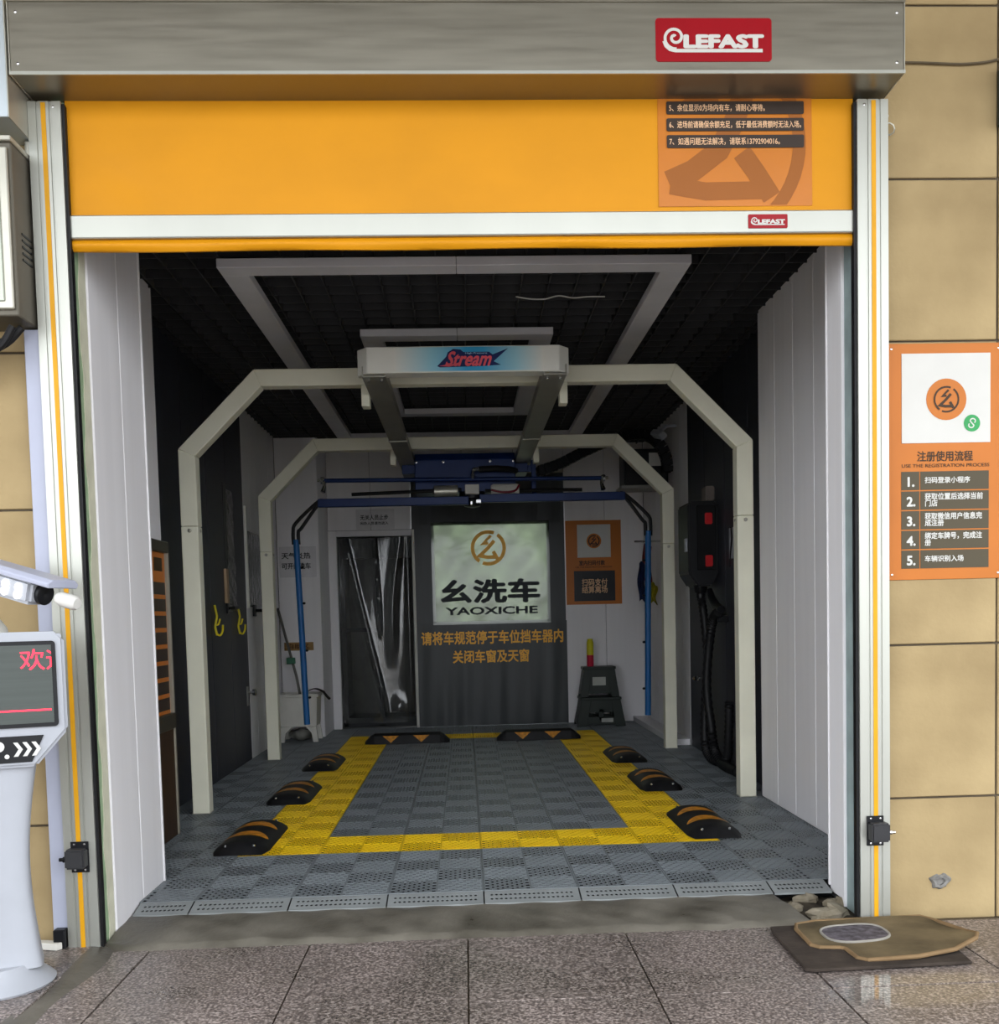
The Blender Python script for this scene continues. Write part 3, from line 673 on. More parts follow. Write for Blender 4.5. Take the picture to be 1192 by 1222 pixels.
# ------------------------------------------------------------------ portal arches
def make_arch(name, label, loc):
    r = thing(name, label, 'arch frame', loc, group='cream portal frames')
    o, w, d = 1.72, .10, .10; zt = 2.64; ct_ = .46; tq = math.tan(PI / 8)
    for s in (-1, 1):
        def Q(pts, s=s): return [(s * a, b) for a, b in pts]
        c1 = (o, zt - ct_); c2 = (o - ct_, zt); i1 = (o - w, zt - ct_ - w * tq); i2 = (o - ct_ - w * tq, zt - w)
        lg = part('leg', MB().prism(Q([(o, 0), (o, 1.725), (o - w, 1.725), (o - w, 0)]), 'Y', 0, d), CREAM, r, .004, local=True)
        up = part('upper_leg', MB().prism(Q([(o, 1.727), c1, i1, (o - w, 1.727)]), 'Y', 0, d), CREAM, r, .004, local=True)
        part('diagonal', MB().prism(Q([c1, c2, i2, i1]), 'Y', 0, d), CREAM, r, .004, local=True)
        for zz in (1.70,):
            part('bolt', MB().lathe([(.012, 0), (.012, -.004), (.007, -.008), (0, -.009)], (s * (o - w / 2), 0, zz), 10, 'Y'), STEEL_B, lg, local=True)
            part('bolt', MB().lathe([(.009, 0), (.009, -s * .006), (0, -s * .008)], (s * (o - w), d / 2, zz), 10, 'X'), STEEL_B, lg, local=True)
        part('foot_plate', MB().box(min(s * (o + .004), s * (o - w - .004)), max(s * (o + .004), s * (o - w - .004)), -.004, d + .004, 0, .004), STEEL_B, r, local=True)
    part('beam', MB().prism([(o - ct_, zt), (-(o - ct_), zt), (-(o - ct_ - w * tq), zt - w), (o - ct_ - w * tq, zt - w)], 'Y', 0, d), CREAM, r, .004, local=True)
    return r
a1 = make_arch('portal_arch', 'cream painted steel arch straddling the bay nearest the roller door', (0, 2.0, .001))
a2 = copy_tree(a1); a2.location = (0, 4.41, .001); a2['label'] = 'cream painted steel arch straddling the bay nearest the exit curtain'

# ------------------------------------------------------------------ ceiling lamp frames
def lamp_frame(label, x0, x1, y0, y1, w, zb):
    r = thing('ceiling_lamp_frame', label, 'lamp frame', ((x0 + x1) / 2, (y0 + y1) / 2, zb), group='rectangular lamp frames')
    zt = zb + .045
    xm = (x0 + x1) / 2
    for (a, b, c, d) in ((x0, xm - .001, y0, y0 + w), (xm + .001, x1, y0, y0 + w), (x0, x1, y1 - w, y1), (x0, x0 + w, y0 + w, y1 - w), (x1 - w, x1, y0 + w, y1 - w)):
        part('profile', MB().box(a, b, c, d, zb, zt), LEDF, r, .003)
    for fx in (.18, .5, .82):
        for yy in (y0 + w / 2, y1 - w / 2): part('hanger', MB().tube([(x0 + (x1 - x0) * fx, yy, zt - .002), (x0 + (x1 - x0) * fx, yy, ZC + .02)], .006, 6), GRIDM, r)
    return r
lamp_frame('large grey rectangular lamp frame hung below the grid ceiling', -1.205, 1.112, .88, 5.85, .13, 2.862)
lamp_frame('small grey rectangular lamp frame hung inside the larger one', -.64, .535, 2.15, 4.72, .13, 2.862)
for k, (pts, lab) in enumerate([([(.28, 1.6, 2.955), (.36, 1.61, 2.945), (.44, 1.6, 2.94), (.52, 1.6, 2.957), (.6, 1.6, 2.945), (.68, 1.6, 2.95), (.78, 1.6, 2.95)], 'loose pale cable sagging through the grid ceiling')]):
    tag(part('loose_cable', MB().tube(smoothpath([(a, b, c - .03) for a, b, c in pts], 5), .004, 6), WPLAS, None), lab, 'cable')

# ------------------------------------------------------------------ overhead rail with header box
rail = thing('overhead_rail', 'twin steel overhead rails with a white and blue header box', 'rail', (-.015, 3.5, 2.48))
STEEL_R = mat('galvanised_rail', (150, 148, 138), .42, .5, .08, 4)
for xa, xb, inn in ((-.58, -.45, -1), (.42, .55, 1)):
    mb = MB().box(xa, xb, 1.53, 5.45, 2.478, 2.486).box(xa, xa + .006, 1.53, 5.45, 2.486, 2.536).box(xb - .006, xb, 1.53, 5.45, 2.486, 2.536)
    part('rail_channel', mb, STEEL_R, rail)
    part('joint_sleeve', MB().box(xa - .006, xb + .006, 3.62, 3.66, 2.47, 2.53), STEEL_R, rail, .002)
    for yy in (2.0, 4.41):
        ox = xa - .05 if inn < 0 else xb
        part('hanger_plate', MB().box(ox + (.002 if inn > 0 else 0), ox + (.05 if inn > 0 else .048), yy, yy + .1, 2.415, 2.54), CREAM, rail, .003)
    for x in (xa + .03, xb - .03): part('bolt', MB().lathe([(.009, 0), (.009, -.008), (0, -.009)], (x, 1.60, 2.478), 8, 'Z'), CHROME, rail)
hb = part('header_box', MB().prism([(-.606, 1.57), (-.548, 1.50), (.508, 1.50), (.566, 1.57), (.566, 1.62), (-.606, 1.62)], 'Z', 2.492, 2.634), mat('white_blue_box', (226, 226, 218), .3, 0, .02), rail, .004)
# header graphic: blue panel fading at its ends + lettering
def fade_blue():
    m = bpy.data.materials.new('blue_fade_print'); m.use_nodes = True; t = m.node_tree; b = t.nodes['Principled BSDF']; b.inputs['Roughness'].default_value = .3
    g = t.nodes.new('ShaderNodeTexCoord'); s = t.nodes.new('ShaderNodeSeparateXYZ'); r = t.nodes.new('ShaderNodeValToRGB')
    t.links.new(g.outputs['Generated'], s.inputs[0]); t.links.new(s.outputs[0], r.inputs[0]); t.links.new(r.outputs[0], b.inputs['Base Color'])
    e = r.color_ramp.elements; e[0].position = 0; e[0].color = (*lin((226, 226, 218)), 1); e[1].position = 1; e[1].color = (*lin((226, 226, 218)), 1)
    for p, c in ((.25, (150, 205, 222)), (.48, (48, 158, 208)), (.6, (56, 162, 208)), (.82, (160, 208, 222))): x = e.new(p); x.color = (*lin(c), 1)
    return m
part('blue_panel', MB().add([(-.40, 1.4985, 2.498), (.42, 1.4985, 2.498), (.42, 1.4985, 2.628), (-.40, 1.4985, 2.628)], [(0, 1, 2, 3)]), fade_blue(), hb)
NAVY = mat('navy_print', (28, 40, 92), .4); PINK = mat('pink_print', (226, 92, 104), .4)
out = [(-.165, 2.525), (-.15, 2.518), (.10, 2.523), (.185, 2.528), (.145, 2.548), (.225, 2.617), (.14, 2.585), (.12, 2.60), (-.02, 2.60), (-.035, 2.613), (-.075, 2.617), (-.105, 2.60), (-.115, 2.575)]
part('logo_outline', flat(out, 1.4975), NAVY, hb)
part('lettering', text_mb('stream', onY(-.12, 2.526, 1.4965), w=.24, h=.075, ax=0, ay=0, shear=.35), PINK, hb)
part('lettering', text_mb('hp', onY(-.01, 2.592, 1.4965), w=.12, h=.011, ax=0), mat('pale_blue_print', (170, 200, 226), .4), hb)
part('swoosh', flat([(-.155, 2.526), (-.10, 2.521), (-.06, 2.53), (-.04, 2.545), (-.075, 2.535), (-.115, 2.532)], 1.4962), PINK, hb)

# ------------------------------------------------------------------ wash trolley with two arms
tr = thing('wash_trolley', 'blue wash trolley with two blue spray arms under the overhead rails', 'wash machine', (0, 4.75, 2.2))
part('carriage', MB().prism([(4.72, 2.22), (4.72, 2.50), (4.76, 2.555), (5.25, 2.555), (5.25, 2.22)], 'X', -.445, .415), BLUE, tr, .006)
for x in (-.43, -.2, .2, .40): part('bolt', MB().lathe([(.012, 0), (.012, -.006), (0, -.009)], (x, 4.72, 2.48), 8, 'Y'), CHROME, tr)
part('rail_wheel_block', MB().box(-.56, -.445, 4.85, 5.15, 2.40, 2.477), BLUE, tr, .004); part('rail_wheel_block', MB().box(.415, .53, 4.85, 5.15, 2.40, 2.477), BLUE, tr, .004)
up = part('spray_pipe', MB().tube([(-1.2, 4.62, 2.325), (1.14, 4.62, 2.305)], .018, 10), BLUE, tr, smooth=True)
for x, s, z in ((-1.2, -1, 2.325), (1.14, 1, 2.305)): 
    part('nozzle', MB().lathe([(.022, 0), (.03, s * .012), (.03, s * .03), (.015, s * .04), (.012, s * .06)], (x, 4.62, z), 10, 'X'), CHROME, up)
    part('nozzle', MB().tube([(x + s * .01, 4.62, z), (x - s * .0, 4.60, z - .05), (x + s * .012, 4.58, z - .10)], [.018, .014, .022], 8), CHROME, up)
el = part('pipe_elbow', MB().tube(smoothpath([(.05, 4.62, 2.315), (.05, 4.61, 2.36), (.06, 4.60, 2.39), (.10, 4.60, 2.395)], 4), .018, 8), CHROME, tr, smooth=True)
part('rubber_hose', MB().tube([(.10, 4.60, 2.395), (.24, 4.60, 2.4), (.36, 4.64, 2.395), (.42, 4.7, 2.39)], .026, 8), BLACKR, tr, smooth=True)
part('pivot_hub', MB().lathe([(.11, 2.22), (.11, 2.16), (.07, 2.15), (.07, 2.10), (.03, 2.09)], (.04, 4.75, 0), 20), BLACKP, tr, smooth=True)
part('motor', MB().lathe([(.0, .14), (.05, .14), (.055, .12), (.055, -.08), (.04, -.1), (.0, -.1)], (.30, 4.68, 2.225), 16, 'X'), WPLAS, tr, smooth=True)
part('motor', MB().lathe([(.0, .1), (.045, .1), (.05, .08), (.05, -.1), (.0, -.12)], (-.18, 4.68, 2.225), 16, 'X'), STEEL_B, tr, smooth=True)
part('valve_block', MB().box(-.02, .10, 4.60, 4.70, 2.19, 2.27), WPLAS, tr, .004)
part('black_pipe', MB().tube([(-.98, 4.66, 2.21), (-.05, 4.66, 2.235)], .015, 8), BLACKR, tr, smooth=True)
part('black_pipe', MB().tube([(.15, 4.66, 2.22), (.98, 4.66, 2.215)], .015, 8), BLACKR, tr, smooth=True)
part('red_cable', MB().tube(smoothpath([(.2, 4.60, 2.22), (.3, 4.6, 2.2), (.4, 4.61, 2.21), (.44, 4.63, 2.26)], 5), .009, 6), mat('dark_red', (120, 22, 40), .4), tr)
for s, xi, xe, zb in ((-1, 0.01, -1.26, 2.135), (1, .10, 1.34, 2.15)):
    arm = part('arm_beam', MB().box(min(xi, xe), max(xi, xe), 4.585, 4.64, zb - .035, zb + .035), BLUE, tr, .006)
    part('beam_end', MB().box(xi - .012 * s if s < 0 else xi - .03, xi + .03 if s < 0 else xi + .012, 4.58, 4.645, zb - .038, zb - .01), CHROME, arm, .002)
    for dz, nm in ((.022, 'upper'), (-.022, 'lower')):
        part('bent_tube', MB().tube(smoothpath([(xe - s * .05, 4.61, zb + dz * .7), (xe, 4.61, zb + dz * .6), (xe + s * (.165 + dz), 4.61, zb - .18 + dz), (xe + s * (.193 + dz), 4.61, zb - .235), (xe + s * (.193 + dz), 4.61, zb - .34)], 4), .015, 8), BLACKR, arm, smooth=True)
    xd = xe + s * .193; xb_ = -1.415 if s < 0 else 1.507
    part('drop_pipe', MB().tube([(xd, 4.61, zb - .30), ((xd + xb_) / 2, 4.61, 1.1), (xb_, 4.61, .27)], .026, 12), BLUEP, tr, smooth=True, label='bright blue hanging spray pipe')
    for zz in (.5, .9, 1.3, 1.6):
        t_ = (1.8 - zz) / 1.53; part('spray_tip', MB().lathe([(.008, 0), (.012, -s * .012), (.006, -s * .024)], (xd + (xb_ - xd) * t_ - s * .024, 4.61, zz), 8, 'X'), BLACKP, tr)

# cable drag chain
ch = thing('cable_drag_chain', 'black cable drag chain curving from the trolley to the right wall', 'cable chain', (1.2, 4.9, 2.3))
cp = smoothpath([(.62, 4.85, 2.40), (.80, 4.88, 2.46), (1.0, 4.92, 2.56), (1.22, 4.98, 2.66), (1.45, 5.05, 2.73), (1.62, 5.1, 2.74), (1.74, 5.12, 2.66), (1.80, 5.12, 2.52), (1.80, 5.12, 2.36)], 4)
acc = [0]
for i in range(1, len(cp)): acc.append(acc[-1] + (Vector(cp[i]) - Vector(cp[i - 1])).length)
def at(s):
    for i in range(1, len(cp)):
        if acc[i] >= s: t = (s - acc[i - 1]) / (acc[i] - acc[i - 1]); return Vector(cp[i - 1]).lerp(Vector(cp[i]), t)
    return Vector(cp[-1])
lk = MB().box(-.027, .027, -.05, -.04, -.045, .045).box(-.027, .027, .04, .05, -.045, .045).box(-.018, .018, -.04, .04, -.045, -.035).box(-.018, .018, -.04, .04, .035, .045).mesh('chain_link', .004)
nl = int(acc[-1] / .056)
for k in range(nl):
    p, q = at(k * .056), at(k * .056 + .05); d = (q - p).normalized(); y = Vector((0, 1, 0)); y = (y - d * y.dot(d)).normalized(); z = d.cross(y)
    o = link('chain_link', lk, BLACKP, ch)
    m4 = Matrix((d, y, z)).transposed().to_4x4(); m4.translation = (p + q) / 2; o.matrix_basis = m4
part('carrier_arm', MB().box(.56, .60, 4.83, 4.93, 2.20, 2.50).box(.42, .58, 4.86, 4.90, 2.40, 2.46), BLUE, tr, .004)

# wall cabinet and brackets at the rear right
jb = thing('control_cabinet', 'black control cabinet on the right wall below the cable chain', 'cabinet', (1.66, 5.5, 2.3))
part('cabinet_body', MB().box(1.45, 1.86, 5.35, 5.65, 2.33, 2.66), BLACKP, jb, .01, 2)
part('cabinet_door', MB().box(1.47, 1.84, 5.338, 5.35, 2.35, 2.64), mat('black_door', (34, 35, 38), .4), jb, .004)
part('rating_label', MB().box(1.68, 1.80, 5.335, 5.338, 2.50, 2.62), WHITE, jb)
part('shelf_bracket', MB().box(1.42, 1.866, 5.33, 5.68, 2.30, 2.328), mat('grey_metal', (150, 150, 146), .5, .4), jb, .003)
bc = thing('wall_camera', 'small white camera on a bracket high on the right wall', 'camera', (1.8, 5.0, 2.6))
part('camera_body', MB().box(-.035, .035, -.09, .09, -.03, .03).xf(Matrix.Translation((1.70, 4.95, 2.72)) @ Matrix.Rotation(.7, 4, 'Y') @ Matrix.Rotation(.4, 4, 'Z')), GREY_PL, bc, .008, 2)
part('camera_mount', MB().tube([(1.70, 4.97, 2.74), (1.78, 5.0, 2.80), (1.868, 5.0, 2.80)], .014, 8), GREY_PL, bc)
# cloths on hooks at the rear right
for k, (x0, x1, z0, z1, c, lab) in enumerate([(1.66, 1.735, 1.33, 1.80, (112, 40, 32), 'dark red wash cloth hanging by the blue pipe'), (1.60, 1.665, 1.26, 1.62, (30, 40, 74), 'navy wash cloth hanging by the blue pipe'), (1.70, 1.76, 1.24, 1.42, (150, 140, 30), 'yellow wash cloth hanging lowest by the blue pipe')]):
    tag(part('wash_cloth', MB().grid(lambda u, v, x0=x0, x1=x1, z0=z0, z1=z1, k=k: (x0 + (x1 - x0) * u + .01 * math.sin(v * 7 + k), 5.60 - .06 * k + .012 * math.sin(u * 12 + v * 3 + k), z0 + (z1 - z0) * v + .02 * math.sin(u * 5)), 10, 12, (0, .012, 0)),
              mat('cloth_%d' % k, c, .9, 0, .15, 20, .4, 80), None, smooth=True), lab, 'cloth', 'cloths by the blue pipe')
hr = thing('cloth_rail', 'thin wall rail holding the wash cloths', 'rail', (1.8, 5.55, 1.8))
part('rail_bar', MB().tube([(1.58, 5.63, 1.83), (1.868, 5.63, 1.83)], .01, 8), CHROME, hr); part('rail_rosette', MB().lathe([(.03, 1.868), (.03, 1.858), (.012, 1.856)], (0, 5.63, 1.83), 12, 'X'), CHROME, hr)
# low ledge on the right
struct('baseboard_right', MB().box(1.72, XW - .012, 4.60, YB, 0, .055), PVCG, 'low pale ledge along the right wall', 'ledge', bevel=.004)

# ------------------------------------------------------------------ wheel stops
STRIPE = mat('orange_reflector', (214, 142, 30), .4, 0, .25, 30, .1, 60)
def dome(x, ln, y, w=.28, h=.056):
    """height of the stop: arched across the width, tapering to both ends"""
    a = max(0, 1 - abs(2 * x / w) ** 2.4); e = min(1, max(0, (ln / 2 - abs(y)) / .11))
    return h * a ** .75 * (e * (2 - e)) ** .8
def make_stop(label):
    r = thing('wheel_stop', label, 'wheel stop', (0, 0, 0), group='black rubber wheel stops along the lane')
    W_, L_ = .28, .74
    def fn(u, v):
        x = (u - .5) * W_; y = (v - .5) * L_; cut = max(0, abs(y) - (L_ / 2 - .09)) / .09
        return (x * (1 - .16 * cut), y, .002 + dome(x, L_, y))
    mb = MB().grid(fn, 24, 36)
    part('rubber_body', mb, BLACKR, r, smooth=True, local=True)
    for yc in (-.13, .12):
        def st(u, v, yc=yc):
            x = (u - .5) * .225; wdt = .10 * (1 - (2 * u - 1) ** 2) ** .6 + .006
            y = yc - .02 + .05 * (1 - (2 * u - 1) ** 2) + (v - .5) * wdt
            return (x, y, .0045 + dome(x, L_, y))
        part('reflective_stripe', MB().grid(st, 22, 6), STRIPE, r, smooth=True, local=True)
    for sx_ in (-.07, .07):
        for sy in (-1, 1):
            y = sy * (L_ / 2 - .05); z = dome(sx_, L_, y)
            part('bolt', MB().lathe([(.008, 0), (.008, .008), (.0, .012)], (sx_, y, z), 8), CHROME, r, local=True)
    return r
s0 = make_stop('')
spots = [(-1.2, 1.185), (-1.2, 2.585), (-1.2, 4.03), (1.2, 1.215), (1.2, 2.665), (1.2, 3.98)]
labs = ['black wheel stop on the yellow band nearest the instruction board', 'black wheel stop between two others on the side with the mop bucket', 'black wheel stop nearest the white mop bucket',
        'black wheel stop on the yellow band nearest the white entrance pier', 'black wheel stop between two others on the side with the black hoses', 'black wheel stop nearest the dark step stools']
for i, (x, y) in enumerate(spots):
    o = s0 if i == 0 else copy_tree(s0)
    o.location = (x, y, .0); o['label'] = labs[i]
    if x > 0: o.rotation_euler = (0, 0, 0)
def make_rear():
    r = thing('end_stop', '', 'wheel stop', (0, 0, 0), group='black end stops before the exit curtain')
    prof = [(-.085, .001), (-.06, .075), (-.03, .095), (.03, .095), (.06, .075), (.085, .001)]
    mb = MB()
    secs = [(-.39, .25), (-.34, .75), (-.30, 1), (.30, 1), (.34, .75), (.39, .25)]
    vs = [(x, y * (.6 + .4 * k), z * k + .001) for x, k in secs for y, z in prof]; n = len(prof)
    fs = [(i * n + j, i * n + j + 1, (i + 1) * n + j + 1, (i + 1) * n + j) for i in range(len(secs) - 1) for j in range(n - 1)] + [tuple(range(n)), tuple((len(secs) - 1) * n + j for j in range(n))]
    mb.add(vs, fs); part('rubber_body', mb, BLACKR, r, local=True)
    for xc in (-.15, .13):
        part('reflective_triangle', MB().add([(xc - .075, -.0625, .077), (xc + .075, -.0625, .077), (xc, -.0825, .014)], [(0, 1, 2)]), STRIPE, r, local=True)
    part('bolt', MB().lathe([(.008, 0), (.008, .008), (0, .012)], (-.35, -.03, .06), 8), CHROME, r, local=True)
    part('bolt', MB().lathe([(.008, 0), (.008, .008), (0, .012)], (.35, -.03, .06), 8), CHROME, r, local=True)
    return r
e0 = make_rear(); e0.location = (-.61, 5.36, 0); e0['label'] = 'black end stop on the rear yellow band nearest the plastic door sheet'
e1 = copy_tree(e0); e1.location = (.605, 5.36, 0); e1['label'] = 'black end stop on the rear yellow band nearest the indoor poster'

# ------------------------------------------------------------------ posters
def poster(name, label, x0, x1, z0, z1, y, kind):
    r = thing(name, label, 'poster', ((x0 + x1) / 2, y, z0))
    part('board', MB().box(x0, x1, y - .004, y, z0, z1), ORANGE, r, .001)
    w = x1 - x0; h = z1 - z0; f = y - .0055
    if kind == 'out':
        qx0, qx1, qz1 = x0 + w * .125, x0 + w * .80 + .04, z1 - .038; qz0 = qz1 - .335; qx0, qx1 = 1.625, 1.968
        pl = part('white_panel', MB().box(qx0, qx1, f - .001, y - .004, qz0, qz1), WHITE, r); f2 = f - .0022
        cx_, cz = (qx0 + qx1) / 2, (qz0 + qz1) / 2 - .005
        part('round_badge', flat(arc(cx_, cz, .078, 0, 2 * PI, 32)[:-1], f2), ORANGE, pl); part('emblem', emblem(cx_, cz, .05, lambda a, b: (a, f2 - .0006, b), ring=.14), BROWNP, pl)
        gx, gz = qx1 - .072, qz0 + .072
        part('green_badge', flat(arc(gx, gz, .032, 0, 2 * PI, 24)[:-1], f2), mat('green_print', (60, 160, 92), .5), pl)
        mb = MB()
        for q in thick_line([(gx + .013 + .008 * math.cos(a), gz + .009 + .008 * math.sin(a)) for a in [-.8 + 4.6 * k / 10 for k in range(11)]][::-1][:0] + [(gx + .003 + .010 * math.cos(a), gz + .008 + .009 * math.sin(a)) for a in [-.9 + 4.1 * k / 12 for k in range(13)]] + [(gx - .003 + .010 * math.cos(a), gz - .008 + .009 * math.sin(a)) for a in [0 - 3.9 * k / 12 for k in range(13)]], .0045): mb.add([(a, f2 - .0006, b) for a, b in q], [(0, 1, 2, 3)])
        part('loop_mark', mb, WHITE, pl)
        part('lettering', text_mb('reg', onY(1.685, qz0 - .050, f), w=.215, h=.038, ax=0), BROWNP, r)
        part('lettering', text_mb('rege', onY(1.625, qz0 - .085, f), w=.34, h=.0125, ax=0), BROWNP, r)
        zt = qz0 - .107; rh = .0745
        for k in range(5):
            a, b = zt - rh * k - rh + .005, zt - rh * k
            part('row_bar', MB().box(1.623, 1.693, f, y - .004, a, b), OLIVE, r); part('row_bar', MB().box(1.697, 1.963, f, y - .004, a, b), OLIVE, r)
            part('lettering', text_mb('d%d' % (k + 1), onY(1.66, (a + b) / 2 - .004, f - .0012), h=.034), WHITE, r)
            two = k in (1, 2, 3)
            part('lettering', text_mb('r%d' % (k + 1), onY(1.714, (a + b) / 2 + (0.002), f - .0012), h=.050 if two else .023, ax=0, w=(.175, .225, .222, .222, .15)[k]), WHITE, r)
        for xx in (x0 + .02, x1 - .02):
            for zz in (z0 + .02, z1 - .02): part('screw', MB().lathe([(.005, 0), (.004, -.002), (0, -.003)], (xx, y - .004, zz), 8, 'Y'), CHROME, r)
    else:
        qx0, qx1, qz0, qz1 = x0 + w * .21, x0 + w * .81, z1 - h * .44, z1 - h * .05
        pl = part('white_panel', MB().box(qx0, qx1, f - .001, y - .004, qz0, qz1), WHITE, r); f2 = f - .0022
        cx_, cz = (qx0 + qx1) / 2, (qz0 + qz1) / 2
        part('round_badge', flat(arc(cx_, cz, .078, 0, 2 * PI, 32)[:-1], f2), ORANGE, pl); part('emblem', emblem(cx_, cz, .062, lambda a, b: (a, f2 - .0008, b), ring=.2), BROWNP, pl)
        part('lettering', text_mb('inq', onY(x0 + w * .47, z1 - h * .505, f), w=w * .46, h=.05), BROWNP, r)
        part('lettering', text_mb('rege', onY(x0 + w * .5, z1 - h * .555, f), w=w * .66, h=.016), BROWNP, r)
        part('dark_panel', MB().box(x0 + w * .14, x1 - w * .12, f, y - .004, z0 + h * .04, z0 + h * .40), mat('ink_panel', (34, 36, 42), .35), r)
        part('lettering', text_mb('inq2', onY(x0 + w * .51, z0 + h * .22, f - .0015), w=w * .46, h=h * .17), mat('peach_print', (232, 190, 150), .5), r)
    return r
poster('registration_poster', 'orange registration steps poster on the tan outside wall', 1.566, 2.02, 1.25, 2.14, -.386, 'out')
poster('payment_poster', 'orange poster with a dark panel on the white back wall', 1.032, 1.622, 1.255, 2.14, 6.756, 'in')

# taped notices at the rear left
CSH = clear_sheet('tape_film', (.95, .95, .95), .12, 1.6, .6, 14, (1, 1, 1), .95, .1)
INK = mat('ink_print', (34, 34, 36), .6)
n1 = thing('door_notice', 'laminated paper notice taped above the plastic door sheet', 'notice', (-1.03, 6.75, 2.1))
part('film', MB().grid(lambda u, v: (-1.16 + .40 * u, 6.752 - .003 * math.sin(u * 19 + v * 11), 2.09 + .21 * v), 16, 10).face(0, -1, 0), CSH, n1, smooth=True)
part('lettering', text_mb('door1', onY(-.97, 2.215, 6.745), w=.29, h=.052), INK, n1); part('lettering', text_mb('door2', onY(-.97, 2.155, 6.745), w=.29, h=.032), INK, n1)
n2 = thing('wall_notice', 'laminated paper notice on the white wall behind the blue pipe', 'notice', (-1.68, 6.055, 1.6))
part('film', MB().grid(lambda u, v: (-1.85 + .36 * u, 6.054 - .002 * math.sin(u * 15 + v * 9), 1.58 + .30 * v), 12, 10).face(0, -1, 0), CSH, n2, smooth=True)
part('lettering', text_mb('s1', onY(-1.685, 1.79, 6.048), w=.28, h=.06), INK, n2); part('lettering', text_mb('s2', onY(-1.685, 1.69, 6.048), w=.28, h=.06), INK, n2)
n3 = thing('wooden_label', 'small wooden sign strip on the white wall above the mop bucket', 'sign', (-1.68, 6.05, .86))
part('strip', MB().box(-1.83, -1.545, 6.046, 6.056, .862, .943), mat('wood_strip', (150, 118, 70), .6, 0, .15, 4, .1, 40, (2, 2, 12)), n3, .003)
part('lettering', text_mb('keep', onY(-1.69, .903, 6.0445), w=.2, h=.05), mat('brown_ink', (84, 48, 22), .6), n3)

# ------------------------------------------------------------------ left wall things
ib = thing('instruction_board', 'tall framed instruction board leaning against the left pier', 'notice board', (-1.65, 1.1, 0))
WOOD = mat('dark_wood', (58, 42, 30), .5, 0, .15, 3, .1, 50, (8, 8, .5)); FRM = mat('bronze_frame', (70, 66, 56), .4, .3, .06)
bx0, bx1 = -1.678, -1.645
part('lower_panel', MB().box(bx0, bx1, .62, 1.395, .001, .60), WOOD, ib, .003)
part('upper_panel', MB().box(bx0, bx1 - .012, .62, 1.395, .66, 1.53), ORANGE, ib, .002)
part('frame_rail', MB().box(bx0, bx1 + .01, .60, 1.41, 1.53, 1.59), FRM, ib, .004); part('frame_rail', MB().box(bx0, bx1 + .012, .60, 1.41, .585, .67), FRM, ib, .004)
part('frame_stile', MB().box(bx0, bx1 + .006, 1.395, 1.425, 0.001, 1.59), mat('pale_stile', (150, 144, 130), .45, .2), ib, .004); part('frame_stile', MB().box(bx0, bx1 + .006, .59, .62, 0.001, 1.59), FRM, ib, .004)
for k in range(8): part('text_bar', MB().box(bx1 - .012, bx1 - .008, .66, 1.375, .69 + .088 * k, .755 + .088 * k), BARK, ib)
part('header_mark', MB().box(bx1 - .012, bx1 - .009, 1.20, 1.34, 1.43, 1.50), BROWNP, ib)
# yellow hooks
YH = mat('yellow_hook', (214, 196, 30), .45)
for (y, lab) in ((3.36, 'yellow wall hook nearer the arch leg on the dark wall'), (4.14, 'yellow wall hook below the taped sleeves on the dark wall')):
    h = thing('wall_hook', lab, 'hook', (-XW + .02, y, 1.15), group='yellow wall hooks')
    part('hook_strip', MB().tube([(-XW + .02, y, 1.28), (-XW + .03, y + .015, 1.2), (-XW + .02, y - .01, 1.12), (-XW + .03, y, 1.06)], .009, 8), YH, h, smooth=True)
    part('hook_prong', MB().tube(smoothpath([(-XW + .03, y, 1.07), (-XW + .05, y + .01, 1.06), (-XW + .065, y + .02, 1.09), (-XW + .07, y + .02, 1.135)], 4), .008, 8), YH, h, smooth=True)
    part('hook_prong', MB().tube(smoothpath([(-XW + .02, y, 1.14), (-XW + .04, y + .01, 1.14), (-XW + .05, y + .02, 1.18)], 4), .007, 8), YH, h, smooth=True)
# taped document sleeves
ds = thing('document_sleeve', 'clear document sleeve taped to the dark left wall', 'document sleeve', (-XW + .014, 3.95, 1.3))
part('black_backing', MB().box(-XW + .0125, -XW + .016, 3.78, 3.90, 1.62, 2.22), BLACKP, ds)
part('sleeve_film', MB().grid(lambda u, v: (-XW + .018 + .003 * math.sin(v * 21 + u * 9), 3.86 + .24 * u, 1.56 + .62 * v), 8, 24).face(1, 0, 0), CSH, ds, smooth=True)
part('paper', MB().box(-XW + .0125, -XW + .0135, 3.84, 4.12, 1.32, 1.62), mat('grey_paper', (110, 110, 112), .7), ds)
part('sleeve_film', MB().grid(lambda u, v: (-XW + .017 + .006 * math.sin(v * 17 + u * 7), 3.83 + .30 * u, 1.24 + .42 * v), 8, 16).face(1, 0, 0), CSH, ds, smooth=True)
tag(part('wood_block', MB().box(-XW + .0125, -XW + .035, 3.72, 3.79, 1.30, 1.56), mat('pale_wood', (176, 150, 120), .6), None, .003), 'narrow pale wooden strip beside the taped sleeves', 'wood strip')
rk = thing('rod_bracket', 'black rod bracket between the yellow hooks on the dark wall', 'bracket', (-XW + .02, 3.9, 1.25))
part('plate', MB().box(-XW + .0125, -XW + .025, 3.76, 3.82, 1.22, 1.30), BLACKP, rk, .003); part('rod', MB().tube([(-XW + .025, 3.79, 1.26), (-XW + .05, 3.85, 1.265), (-XW + .05, 4.1, 1.27)], .012, 8), BLACKP, rk)
rk2 = thing('rod_bracket', 'black rod bracket on the pale wall beside the arch leg', 'bracket', (-XW + .02, 4.8, 1.25))
